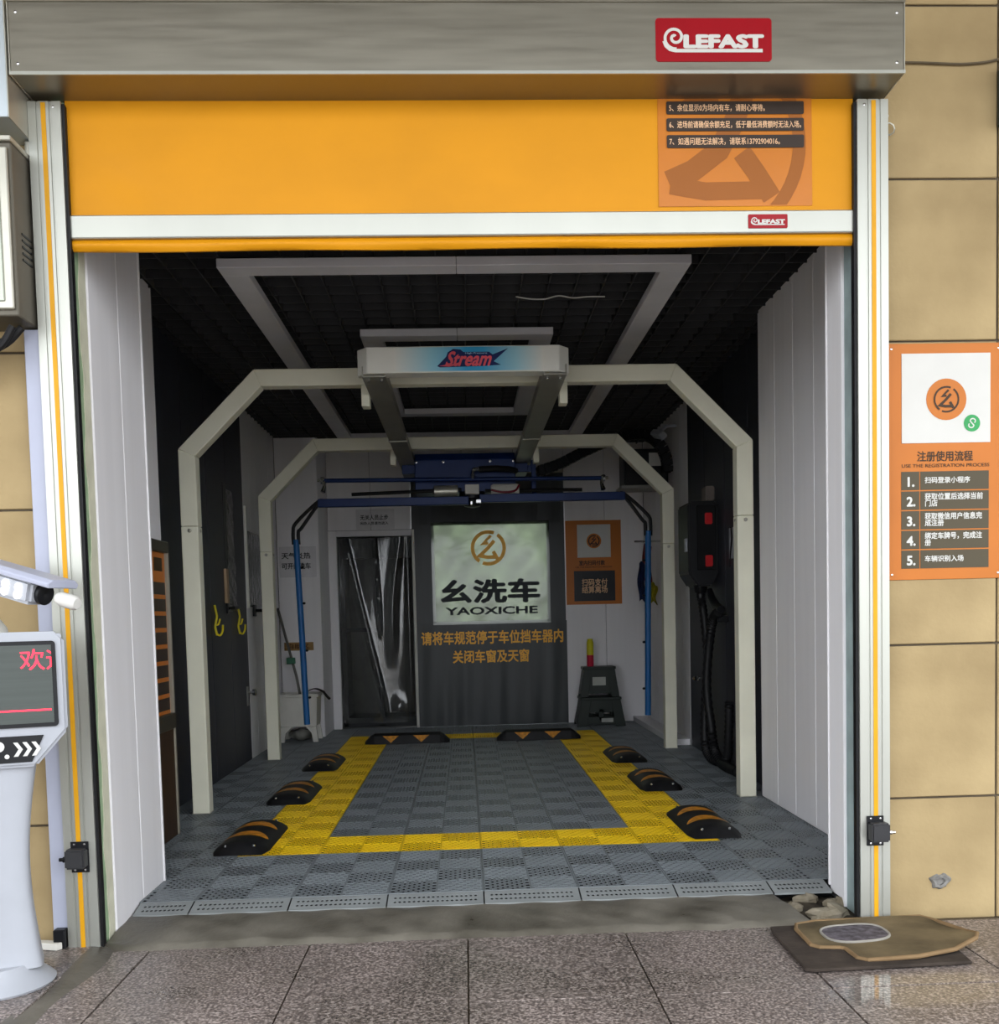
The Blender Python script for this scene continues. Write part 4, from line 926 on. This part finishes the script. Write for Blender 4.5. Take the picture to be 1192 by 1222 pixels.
part('plate', MB().box(-XW + .0125, -XW + .03, 4.76, 4.84, 1.2, 1.30), BLACKP, rk2, .003); part('rod', MB().tube([(-XW + .03, 4.8, 1.25), (-XW + .16, 4.8, 1.25)], .014, 8), BLACKP, rk2)
dh = thing('door_lever', 'chrome door lever with white plate on the dark left wall', 'door handle', (-XW + .02, 4.42, .55))
part('plate', MB().box(-XW + .0125, -XW + .02, 4.38, 4.44, .46, .62), mat('grey_metal', (150, 150, 146), .5, .4), dh, .002); part('knob', MB().lathe([(.012, 0), (.012, .03), (.028, .035), (.03, .055), (.015, .065), (0, .066)], (-XW + .02, 4.43, .57), 14, 'X'), CHROME, dh, smooth=True)
gp = thing('glass_panel', 'clear plastic splash panel on the pale left wall', 'panel', (-XW + .02, 4.9, 1.4))
part('sheet', MB().box(-XW + .016, -XW + .019, 4.58, 5.6, 1.28, 1.92), CSH, gp); part('edge_trim', MB().box(-XW + .0125, -XW + .03, 4.545, 4.575, 1.27, 2.12), WPLAS, gp, .002)

# mop bucket, mop, cloth
mbk = thing('mop_bucket', 'white plastic mop bucket on arched legs by the back wall', 'bucket', (-1.66, 5.78, 0))
bx, by = -1.655, 5.80
def ringrect(hx, hy, z): return [(bx - hx, by - hy, z), (bx + hx, by - hy, z), (bx + hx, by + hy, z), (bx - hx, by + hy, z)]
tb = MB(); rings = [ringrect(.168, .15, .15), ringrect(.182, .165, .44), ringrect(.168, .15, .44), ringrect(.155, .135, .18)]
vs_ = [v for r_ in rings for v in r_]
tb.add(vs_, [(i * 4 + k, i * 4 + (k + 1) % 4, (i + 1) * 4 + (k + 1) % 4, (i + 1) * 4 + k) for i in range(3) for k in range(4)] + [(0, 1, 2, 3), (12, 13, 14, 15)])
part('tub', tb, WPLAS, mbk, .008, 2)
part('rim', MB().box(bx - .195, bx + .195, by - .178, by - .15, .43, .46).box(bx - .195, bx + .195, by + .15, by + .178, .43, .46).box(bx - .195, bx - .168, by - .15, by + .15, .43, .46).box(bx + .168, bx + .195, by - .15, by + .15, .43, .46), WPLAS, mbk, .005)
for sx_ in (-1, 1):
    for sy in (-1, 1):
        q = []
        t0 = [(bx + sx_ * .165, by + sy * .15), (bx + sx_ * .06, by + sy * .15), (bx + sx_ * .06, by + sy * .12), (bx + sx_ * .165, by + sy * .12)]
        b0 = [(bx + sx_ * .185, by + sy * .165), (bx + sx_ * .135, by + sy * .165), (bx + sx_ * .135, by + sy * .125), (bx + sx_ * .185, by + sy * .125)]
        m0 = [(bx + sx_ * .175, by + sy * .158), (bx + sx_ * .12, by + sy * .158), (bx + sx_ * .12, by + sy * .122), (bx + sx_ * .175, by + sy * .122)]
        lg = MB(); z_ = [(t0, .15), (m0, .09), (b0, 0.001)]
        lg.add([(x, y, z) for pts, z in z_ for x, y in pts], [(i * 4 + k, i * 4 + (k + 1) % 4, (i + 1) * 4 + (k + 1) % 4, (i + 1) * 4 + k) for i in range(2) for k in range(4)] + [(0, 1, 2, 3), (8, 9, 10, 11)])
        part('leg', lg, WPLAS, mbk, .004)
tag(part('plastic_bag', MB().grid(lambda u, v: (bx + (.10 + .02 * math.sin(u * 30 + v * 9)) * math.cos(u * 2 * PI) * math.cos((v - .5) * PI * .95), by + .1 * math.sin(u * 2 * PI) * math.cos((v - .5) * PI * .95), .06 + (.055 + .008 * math.sin(u * 22 + v * 17)) * math.sin((v - .5) * PI)), 24, 12),
         mat('crumpled_grey', (120, 120, 114), .35, 0, .3, 12, .6, 30), None, smooth=True), 'crumpled grey plastic bag under the mop bucket', 'bag')
mp_ = thing('mop', 'mop with a steel handle leaning in the white bucket', 'mop', (-1.7, 5.8, .2))
part('handle', MB().tube([(-1.62, 5.80, .22), (-1.69, 5.85, .62), (-1.86, 5.93, 1.28)], .013, 10), mat('dark_handle', (96, 94, 90), .4, .4), mp_, smooth=True)
part('clamp', MB().box(-1.78, -1.70, 5.845, 5.885, .74, .80), mat('green_clamp', (60, 110, 86), .5), mp_, .004)
part('mop_head', MB().lathe([(.02, .34), (.06, .3), (.085, .24), (.08, .2), (.0, .19)], (-1.62, 5.80, 0), 14), mat('mop_grey', (120, 116, 108), .9, 0, .2, 30, .6, 60), mp_)
tag(part('bucket_cloth', MB().grid(lambda u, v: (-1.56 + .20 * u, 5.66 + .12 * v, .468 + .022 * math.sin(u * 5.2) * (1 - .2 * v) + .012 - max(0, u - .7) * .22), 14, 6, (0, 0, .008)), mat('dark_cloth', (52, 48, 46), .9, 0, .1, 20, .4, 80), None, smooth=True), 'dark grey cloth draped over the bucket rim', 'cloth')

# step stools and bottle
def stool(name, label, cx_, cy, z0, wb_, wt, d, h, ap=.42, lab=None, holes=1):
    r = thing(name, label, 'stool', (cx_, cy, z0))
    part('seat', MB().prism(rrect(cx_ - wt / 2 - .012, cx_ + wt / 2 + .012, cy - d / 2, cy + d / 2, .02), 'Z', z0 + h - .028, z0 + h), DSTOOL, r, .004)
    for sy in (-1, 1):
        y0_, y1_ = sorted((cy + sy * (d / 2 - .005), cy + sy * (d / 2 - .03)))
        zz = z0 + h - .028
        leg_w = wb_ * .2
        for s in (-1, 1):
            lp = [(cx_ + s * wb_ / 2, z0 + .001), (cx_ + s * wt / 2, zz), (cx_ + s * (wt / 2 - leg_w), zz), (cx_ + s * (wb_ / 2 - leg_w), z0 + .001)]
            part('leg', MB().prism(lp, 'Y', y0_, y1_), DSTOOL, r, .003)
        part('apron', MB().prism([(cx_ - wt / 2 + leg_w * .8, zz), (cx_ + wt / 2 - leg_w * .8, zz), (cx_ + (wt + (wb_ - wt) * ap) / 2 - leg_w, zz - h * ap), (cx_ - (wt + (wb_ - wt) * ap) / 2 + leg_w, zz - h * ap)], 'Y', y0_ + .002, y1_ - .002), DSTOOL, r, .002)
        if holes == 2: part('post', MB().box(cx_ - .025, cx_ + .025, y0_ + .002, y1_ - .002, z0 + .06, zz - h * .3), DSTOOL, r, .002); part('cross_bar', MB().box(cx_ - wb_ / 2 + leg_w, cx_ + wb_ / 2 - leg_w, y0_ + .002, y1_ - .002, z0 + .02, z0 + .10), DSTOOL, r, .002)
    for s in (-1, 1):
        sp = [(cx_ + s * wb_ / 2, z0 + .03), (cx_ + s * wt / 2, zz), (cx_ + s * (wt / 2 - .015), zz), (cx_ + s * (wb_ / 2 - .015), z0 + .03)]
        part('side_panel', MB().prism(sp, 'Y', cy - d / 2 + .03, cy + d / 2 - .03), DSTOOL, r)
    if lab: part('paper_label', MB().box(cx_ + lab[0], cx_ + lab[1], cy - d / 2 - .001, cy - d / 2 + .003, z0 + lab[2], z0 + lab[3]), mat('label_grey', (176, 178, 172), .5), r)
    return r
stool('step_stool', 'wide dark plastic step stool standing on the floor by the back wall', 1.32, 6.46, 0, .50, .40, .34, .30, lab=(.0, .12, .045, .085), holes=2)
stool('step_stool', 'narrow dark plastic stool stacked on the wider stool', 1.315, 6.46, .301, .40, .315, .26, .31, ap=.8, lab=(-.075, .06, .12, .205))
bt = thing('spray_bottle', 'slim yellow and red bottle standing on the stacked stools', 'bottle', (1.235, 6.45, .612))
part('lower_body', MB().lathe([(.0, .612), (.033, .612), (.035, .62), (.035, .73)], (1.235, 6.45, 0), 16), mat('bottle_red', (190, 30, 60), .4), bt, smooth=True)
part('upper_body', MB().lathe([(.035, .73), (.035, .86), (.028, .88), (.028, .895), (.0, .9)], (1.235, 6.45, 0), 16), mat('bottle_yellow', (206, 196, 30), .4), bt, smooth=True)

# ------------------------------------------------------------------ vacuum unit and hoses on the right
vu = thing('vacuum_unit', 'black wall vacuum unit with two red lamps and a hose', 'vacuum unit', (1.74, 3.6, 1.3))
part('body', MB().prism([(1.635, 1.44), (1.635, 1.955), (1.655, 1.975), (1.845, 1.975), (1.865, 1.955), (1.865, 1.44), (1.81, 1.34), (1.70, 1.34)], 'Y', 3.48, 3.85), BLACKP, vu, .012, 2)
part('body_panel', MB().box(1.70, 1.84, 3.468, 3.48, 1.46, 1.94), mat('black_gloss', (16, 16, 18), .25), vu, .004)
REDL = mat('red_lamp', (196, 34, 40), .35, 0, .05, 5)
for z in (1.80, 1.485): part('red_lamp', MB().box(1.758, 1.815, 3.455, 3.47, z, z + .085), REDL, vu, .006, 2, label='red lamp cover')
part('outlet', MB().lathe([(.055, 1.35), (.05, 1.30), (.035, 1.285), (.035, 1.255)], (1.755, 3.62, 0), 14), BLACKP, vu, smooth=True)
part('side_latch', MB().box(1.618, 1.636, 3.5, 3.56, 1.60, 1.70), GREY_PL, vu, .004)
def ribbed(path, r):
    pts = smoothpath(path, 12); rr = [r * (1 + .10 * (1 if k % 2 else -1)) for k in range(len(pts))]; return MB().tube(pts, rr, 10)
part('suction_hose', ribbed([(1.755, 3.62, 1.27), (1.775, 3.6, 1.1), (1.79, 3.58, .8), (1.765, 3.56, .45), (1.75, 3.52, .16), (1.76, 3.42, .06), (1.79, 3.26, .04), (1.82, 3.14, .08), (1.828, 3.10, .3), (1.828, 3.08, .5)], .032), BLACKR, vu, smooth=True, label='ribbed black suction hose')
part('return_hose', ribbed([(1.79, 3.2, 1.14), (1.785, 3.33, 1.1), (1.775, 3.42, .95), (1.75, 3.44, .6), (1.77, 3.4, .3), (1.785, 3.36, .12), (1.79, 3.2, .045), (1.79, 2.95, .04), (1.79, 2.7, .045)], .034), BLACKR, vu, smooth=True)
part('nozzle', MB().tube([(1.80, 3.16, 1.16), (1.80, 3.3, 1.18), (1.79, 3.42, 1.25), (1.785, 3.46, 1.31)], [.03, .036, .03, .022], 10), BLACKP, vu, smooth=True)
part('hose_hook', MB().box(1.79, 1.867, 3.22, 3.26, 1.07, 1.115), BLACKP, vu, .004)
vb = thing('valve_knob', 'small chrome knob on the dark right wall', 'knob', (1.86, 4.2, .6)); part('stem', MB().lathe([(.02, 1.868), (.02, 1.855), (.01, 1.85), (.01, 1.835)], (0, 4.2, .60), 12, 'X'), CHROME, vb); part('cap', MB().lathe([(.018, 1.835), (.022, 1.825), (.012, 1.81)], (0, 4.2, .60), 12, 'X'), CHROME, vb)
pn = thing('switch_plate', 'pale switch plate with hanging cord beside the vacuum unit', 'switch', (1.866, 3.0, 1.6)); part('plate', MB().box(1.855, 1.868, 2.98, 3.14, 1.52, 1.74), GREY_PL, pn, .004); part('cord', MB().tube(smoothpath([(1.85, 3.06, 1.74), (1.84, 3.0, 1.66), (1.85, 3.08, 1.56), (1.85, 3.1, 1.46)], 5), .005, 6), BLACKP, pn)
tag(part('wall_clip', MB().box(1.85, 1.868, 2.30, 2.33, 1.48, 1.62), GREY_PL, None, .003), 'slim pale clip on the dark wall behind the arch leg', 'clip')
tag(part('power_box', MB().box(1.80, 1.868, 3.6, 3.74, 1.99, 2.1), mat('warm_grey', (120, 110, 104), .5), None, .008, 2), 'small grey box on the wall above the vacuum unit', 'power box')

# ------------------------------------------------------------------ outside left: cabinet, neighbour housing, cables, trunking
nh = thing('neighbour_housing', 'end of the neighbouring steel roller door housing', 'door housing', (-2.2, -.45, 2.88))
part('housing_body', MB().box(-3.6, -1.556, -.605, -.386, 2.885, 3.3), mat('pale_steel', (196, 206, 212), .35, .6, .04), nh, .002); part('end_cap', MB().box(-1.556, -1.553, -.607, -.386, 2.883, 3.302), STEEL_B, nh)
ec = thing('meter_cabinet', 'weathered steel meter cabinet on the tan wall beside the post', 'cabinet', (-1.8, -.5, 2.22))
part('cabinet_body', MB().box(-2.1, -1.562, -.585, -.386, 2.225, 2.81), mat('cabinet_side', (104, 100, 90), .5, .4, .08), ec, .004)
part('cabinet_door', MB().box(-2.08, -1.572, -.60, -.585, 2.245, 2.79), STEEL_B, ec, .004)
part('door_panel', MB().box(-2.06, -1.60, -.606, -.60, 2.27, 2.765), mat('glossy_panel', (176, 182, 168), .2, .3, .05), ec, .003)
for k in range(5): part('louver', MB().box(-1.562, -1.559, -.53 + .0, -.45, 2.43 + .022 * k, 2.437 + .022 * k), BLACKP, ec)
part('top_cap', MB().box(-2.11, -1.556, -.60, -.386, 2.81, 2.828), STEEL_B, ec, .003)
for k, (pts, lab) in enumerate([([(-2.05, -.47, 2.17), (-1.85, -.47, 2.145), (-1.68, -.47, 2.165), (-1.60, -.47, 2.215)], 'topmost thick black cable looping below the meter cabinet'), ([(-2.05, -.51, 2.12), (-1.82, -.51, 2.10), (-1.66, -.51, 2.14), (-1.585, -.51, 2.205)], 'middle thick black cable looping below the meter cabinet'), ([(-2.05, -.55, 2.06), (-1.8, -.55, 2.07), (-1.66, -.55, 2.12), (-1.60, -.55, 2.20)], 'lowest thick black cable looping below the meter cabinet')]):
    tag(part('black_cable', MB().tube(smoothpath(pts, 6), .013, 8), BLACKR, None, smooth=True), lab, 'cable', 'cables below the meter cabinet')
cd = thing('steel_conduit', 'short steel conduit between the meter cabinet and the post', 'conduit', (-1.556, -.40, 2.6)); part('tube', MB().tube([(-1.556 - .012 + .0, -.42, 2.83), (-1.568, -.42, 2.88)], .011, 8), STEEL_B, cd)
tk = thing('cable_trunking', 'white plastic cable trunking beside the left door post', 'trunking', (-1.585, -.42, -.05))
part('upright', MB().box(-1.612, -1.556, -.43, -.386, .0, 2.22), mat('lilac_plastic', (172, 176, 194), .4, 0, .02), tk, .003)
part('foot_box', MB().box(-1.60, -1.556, -.47, -.43, -.043, .03), BLACKP, tk, .004)
part('floor_run', MB().hexa([(-1.58, -.49, -.041), (-1.555, -.45, -.041), (-1.70, -.42, -.041), (-1.70, -.455, -.041)], [(-1.58, -.49, -.015), (-1.555, -.45, -.015), (-1.70, -.42, -.015), (-1.70, -.455, -.015)]), WPLAS, tk, .002)
wc = tag(part('wall_cable', MB().tube(smoothpath([(1.556, -.392, 3.17), (1.7, -.392, 3.168), (1.85, -.392, 3.163), (1.95, -.392, 3.17), (2.05, -.392, 3.185), (2.4, -.392, 3.19)], 5), .005, 6), mat('brown_cable', (96, 84, 66), .7), None), 'thin brown cable running along the tan wall beside the housing', 'cable')
tag(part('wall_fixture', MB().box(1.992, 2.12, -.44, -.386, 2.93, 3.14), mat('dark_green_metal', (46, 54, 50), .45), None, .006, 2), 'dark box fixed high on the tan wall', 'wall box')
an = thing('wire_anchor', 'coil of thin wire on an anchor under the housing end', 'anchor', (1.575, -.40, 2.92)); part('coil', MB().tube([(1.575 + .022 * math.cos(a * .7), -.40, 2.925 + .022 * math.sin(a * .7) + .0) for a in range(20)], .003, 5), STEEL_B, an); part('peg', MB().lathe([(.008, -.384), (.008, -.405), (0, -.41)], (1.565, 0, 2.97), 8, 'Y'), STEEL_B, an)
# chipped hole on the wall
ho = thing('anchor_hole', 'chipped grey anchor hole low on the tan wall', 'hole', (1.78, -.386, .07))
pts = [(1.775 + (.040 + .006 * math.sin(3 * a) + .004 * math.sin(5 * a + 1)) * math.cos(a), .075 + (.033 + .005 * math.sin(2 * a + 1) + .004 * math.sin(7 * a)) * math.sin(a)) for a in [k * 2 * PI / 26 for k in range(26)]]
GMOR = mat('grey_mortar', (128, 126, 122), .9, 0, .2, 30, .5, 60)
inn_ = [(1.773 + (a - 1.775) * .45, .075 + (b - .075) * .45) for a, b in pts]
mid_ = [(1.775 + (a - 1.775) * .75, .075 + (b - .075) * .75) for a, b in pts]
rg = MB(); n_ = len(pts)
rg.add([(a, -.386, b) for a, b in pts] + [(a, -.398, b) for a, b in mid_] + [(a, -.396, b) for a, b in inn_] + [(a, -.3865, b) for a, b in inn_],
       [(r_ * n_ + q, r_ * n_ + (q + 1) % n_, (r_ + 1) * n_ + (q + 1) % n_, (r_ + 1) * n_ + q) for r_ in range(3) for q in range(n_)] + [tuple(3 * n_ + q for q in range(n_))])
part('mortar_patch', rg, GMOR, ho)

# ------------------------------------------------------------------ display kiosk
KX, KY, KZ = -1.652, -.83, -.0415
k = thing('display_kiosk', 'pale grey parking display kiosk with a red dot matrix screen', 'kiosk', (KX, KY, KZ), .36)
part('base_flange', MB().lathe([(.0, 0), (.185, 0), (.19, .008), (.165, .03), (.135, .055), (.125, .075)], (0, 0, 0), 36), GREY_PL, k, smooth=True, local=True)
def col(u, v):
    z = .06 + .70 * v; hw = .152 - .034 * math.sin(v * PI) ** 1.0 + .012 * v; hd_ = .085 - .015 * math.sin(v * PI)
    a = u * 2 * PI; c, s = math.cos(a), math.sin(a); e = .35
    return (hw * math.copysign(abs(c) ** e, c), hd_ * math.copysign(abs(s) ** e, s), z)
part('column', MB().grid(col, 40, 24), GREY_PL, k, smooth=True, local=True)
hx, z0, z1, zc = .262, .735, 1.175, .85
part('head', MB().prism([(-hx + .10, z0), (hx - .10, z0), (hx, zc), (hx, z1 - .02), (hx - .02, z1), (-hx + .02, z1), (-hx, z1 - .02), (-hx, zc)], 'Y', -.11, .09), GREY_PL, k, .01, 2, local=True)
bz = part('screen_bezel', MB().prism(rrect(-.235, .235, .865, 1.145, .012), 'Y', -.117, -.108), BLACKP, k, local=True)
part('screen', MB().box(-.222, .222, -.1185, -.116, .878, 1.132), mat('led_screen', (74, 80, 77), .3, 0, .05, 3, .05, 200, (1, 1, 40)), bz, local=True)
LEDR = mat('led_red', (255, 40, 60), .5, 0, 0, emit=.9)
part('red_lettering', text_mb('huan', lambda a, b: (a + .128, -.1195, b + 1.085), w=.15, h=.068, ax=0, amax=.2215), LEDR, bz, local=True)
part('red_line', MB().box(-.22, .215, -.1198, -.1186, .918, .923), LEDR, bz, local=True)
sp_ = part('arrow_panel', MB().prism([(-.20, .752), (.150, .752), (.188, .838), (-.20, .838)], 'Y', -.114, -.109), BLACKP, k, local=True)
part('lettering', text_mb('P', lambda a, b: (a + .058, -.1155, b + .795), h=.052), WHITE, sp_, local=True)
for q in range(3):
    x = .096 + .027 * q; part('chevron', MB().add([(a, -.1155, b) for a, b in ((x, .818), (x + .013, .818), (x + .028, .795), (x + .013, .772), (x, .772), (x + .015, .795))], [(0, 5, 2, 1), (5, 4, 3, 2)]), WHITE, sp_, local=True)
part('camera_dome', MB().lathe([(.075, 1.173), (.072, 1.19), (.055, 1.215), (.03, 1.24), (.028, 1.30)], (.02, 0, 0), 20), mat('warm_white', (190, 187, 178), .4), k, smooth=True, local=True)
cm = Matrix.Translation((.12, -.0, 1.335)) @ Matrix.Rotation(-.75, 4, 'Z') @ Matrix.Rotation(.26, 4, 'Y')
cb_ = part('camera_body', MB().box(-.26, .12, -.055, .055, -.045, .035).xf(cm), GREY_PL, k, .012, 2, local=True)
part('camera_hood', MB().prism([(-.065, .03), (-.068, .045), (-.05, .058), (.05, .058), (.068, .045), (.065, .03)], 'X', -.28, .20).xf(cm), mat('lilac_plastic', (216, 220, 236), .4), k, .003, local=True)
part('lens', MB().lathe([(.036, .12), (.036, .135), (.028, .138), (.0, .13)], (0, 0, -.005), 20, 'X').xf(cm), BLACKP, cb_, local=True, smooth=True)
LAMPW = mat('lamp_white', (250, 250, 248), .4, 0, 0, emit=.8)
for dy, dz in ((-.057, -.02), (-.057, .005)):
    for dx in (.02, .075): part('lamp_lens', MB().lathe([(.014, dy), (.014, dy - .004), (.0, dy - .006)], (dx, 0, dz), 12, 'Y').xf(cm), LAMPW, cb_, local=True)
part('side_lamp', MB().lathe([(.0, .20), (.018, .205), (.024, .22), (.024, .275), (.018, .285), (0, .286)], (0, -.02, .0), 14, 'X').xf(cm), WHITE, k, local=True, smooth=True)

# ------------------------------------------------------------------ floor mats by the right post
def slab2d(poly, z, th, bend=None):
    n = len(poly); mb = MB()
    f = bend or (lambda x, y: 0)
    mb.add([(x, y, z + f(x, y)) for x, y in poly] + [(x, y, z + th + f(x, y)) for x, y in poly], [tuple(range(n))[::-1], tuple(range(n, 2 * n))] + [(i, (i + 1) % n, n + (i + 1) % n, n + i) for i in range(n)]); return mb
ZM = -.056
tag(part('dark_floor_mat', slab2d([(1.07, -.50), (1.06, -.56), (1.05, -.97), (1.08, -.985), (1.62, -.965), (1.66, -.55), (1.6, -.48)], ZM, .012), mat('dark_mat', (62, 54, 48), .9, 0, .2, 12, .4, 60), None, .003), 'dark brown rubber car mat lying underneath the tan one', 'floor mat', 'car mats by the post')
tm_ = thing('tan_floor_mat', 'dirty tan car floor mat with an oval badge beside the post', 'floor mat', (1.4, -.7, ZM + .012), group='car mats by the post')
TANM = mat('tan_mat', (120, 105, 78), .85, 0, .2, 5, .5, 60, rgb2=(74, 64, 46), detail=10)
outl = [(1.17, -.50), (1.15, -.56), (1.145, -.75), (1.165, -.775), (1.235, -.785), (1.25, -.80), (1.255, -.90), (1.28, -.925), (1.45, -.93), (1.60, -.885), (1.70, -.83), (1.718, -.80), (1.712, -.74), (1.675, -.52), (1.65, -.485), (1.25, -.47)]
def mz(x, y): return .012 + .05 * max(0, (x - 1.56) / .2) ** 2 * max(0, min(1, (-.60 - y) / .2)) + .006 * math.sin(x * 9)
# gridded mat clipped to outline
cellsz = .03; mbm = MB(); gx = 1.12
ix = 0
while gx < 1.76:
    gy = -.95
    while gy < -.46:
        # clip the outline-approx by testing centre and use polygon clipping of the outline with the cell
        pl = clip(outl, gx, gx + cellsz, gy, gy + cellsz)
        if len(pl) >= 3:
            n = len(pl); mbm.add([(x, y, ZM + .012 + mz(x, y)) for x, y in pl], [tuple(range(n))])
        gy += cellsz
    gx += cellsz
part('mat_sheet', mbm, TANM, tm_)
ob = [(x, y) for x, y in outl]
rim = MB().tube([(x, y, ZM + .008 + mz(x, y)) for x, y in ob], .008, 8, closed=True); part('bound_edge', rim, mat('mat_edge', (128, 104, 74), .8, 0, .1, 12), tm_)
ov = [(1.335 + .115 * math.copysign(abs(math.cos(a)) ** .7, math.cos(a)), -.655 + .098 * math.copysign(abs(math.sin(a)) ** .7, math.sin(a))) for a in [2 * PI * q / 28 for q in range(28)]]
part('badge', MB().add([(x, y, ZM + .0145 + mz(x, y)) for x, y in ov], [tuple(range(28))]), mat('badge_dark', (58, 54, 56), .7, 0, .3, 40, rgb2=(110, 104, 112)), tm_)
part('badge_rim', MB().tube([(x, y, ZM + .0145 + mz(x, y)) for x, y in ov], .005, 6, closed=True), mat('badge_rim', (150, 146, 138), .7), tm_)
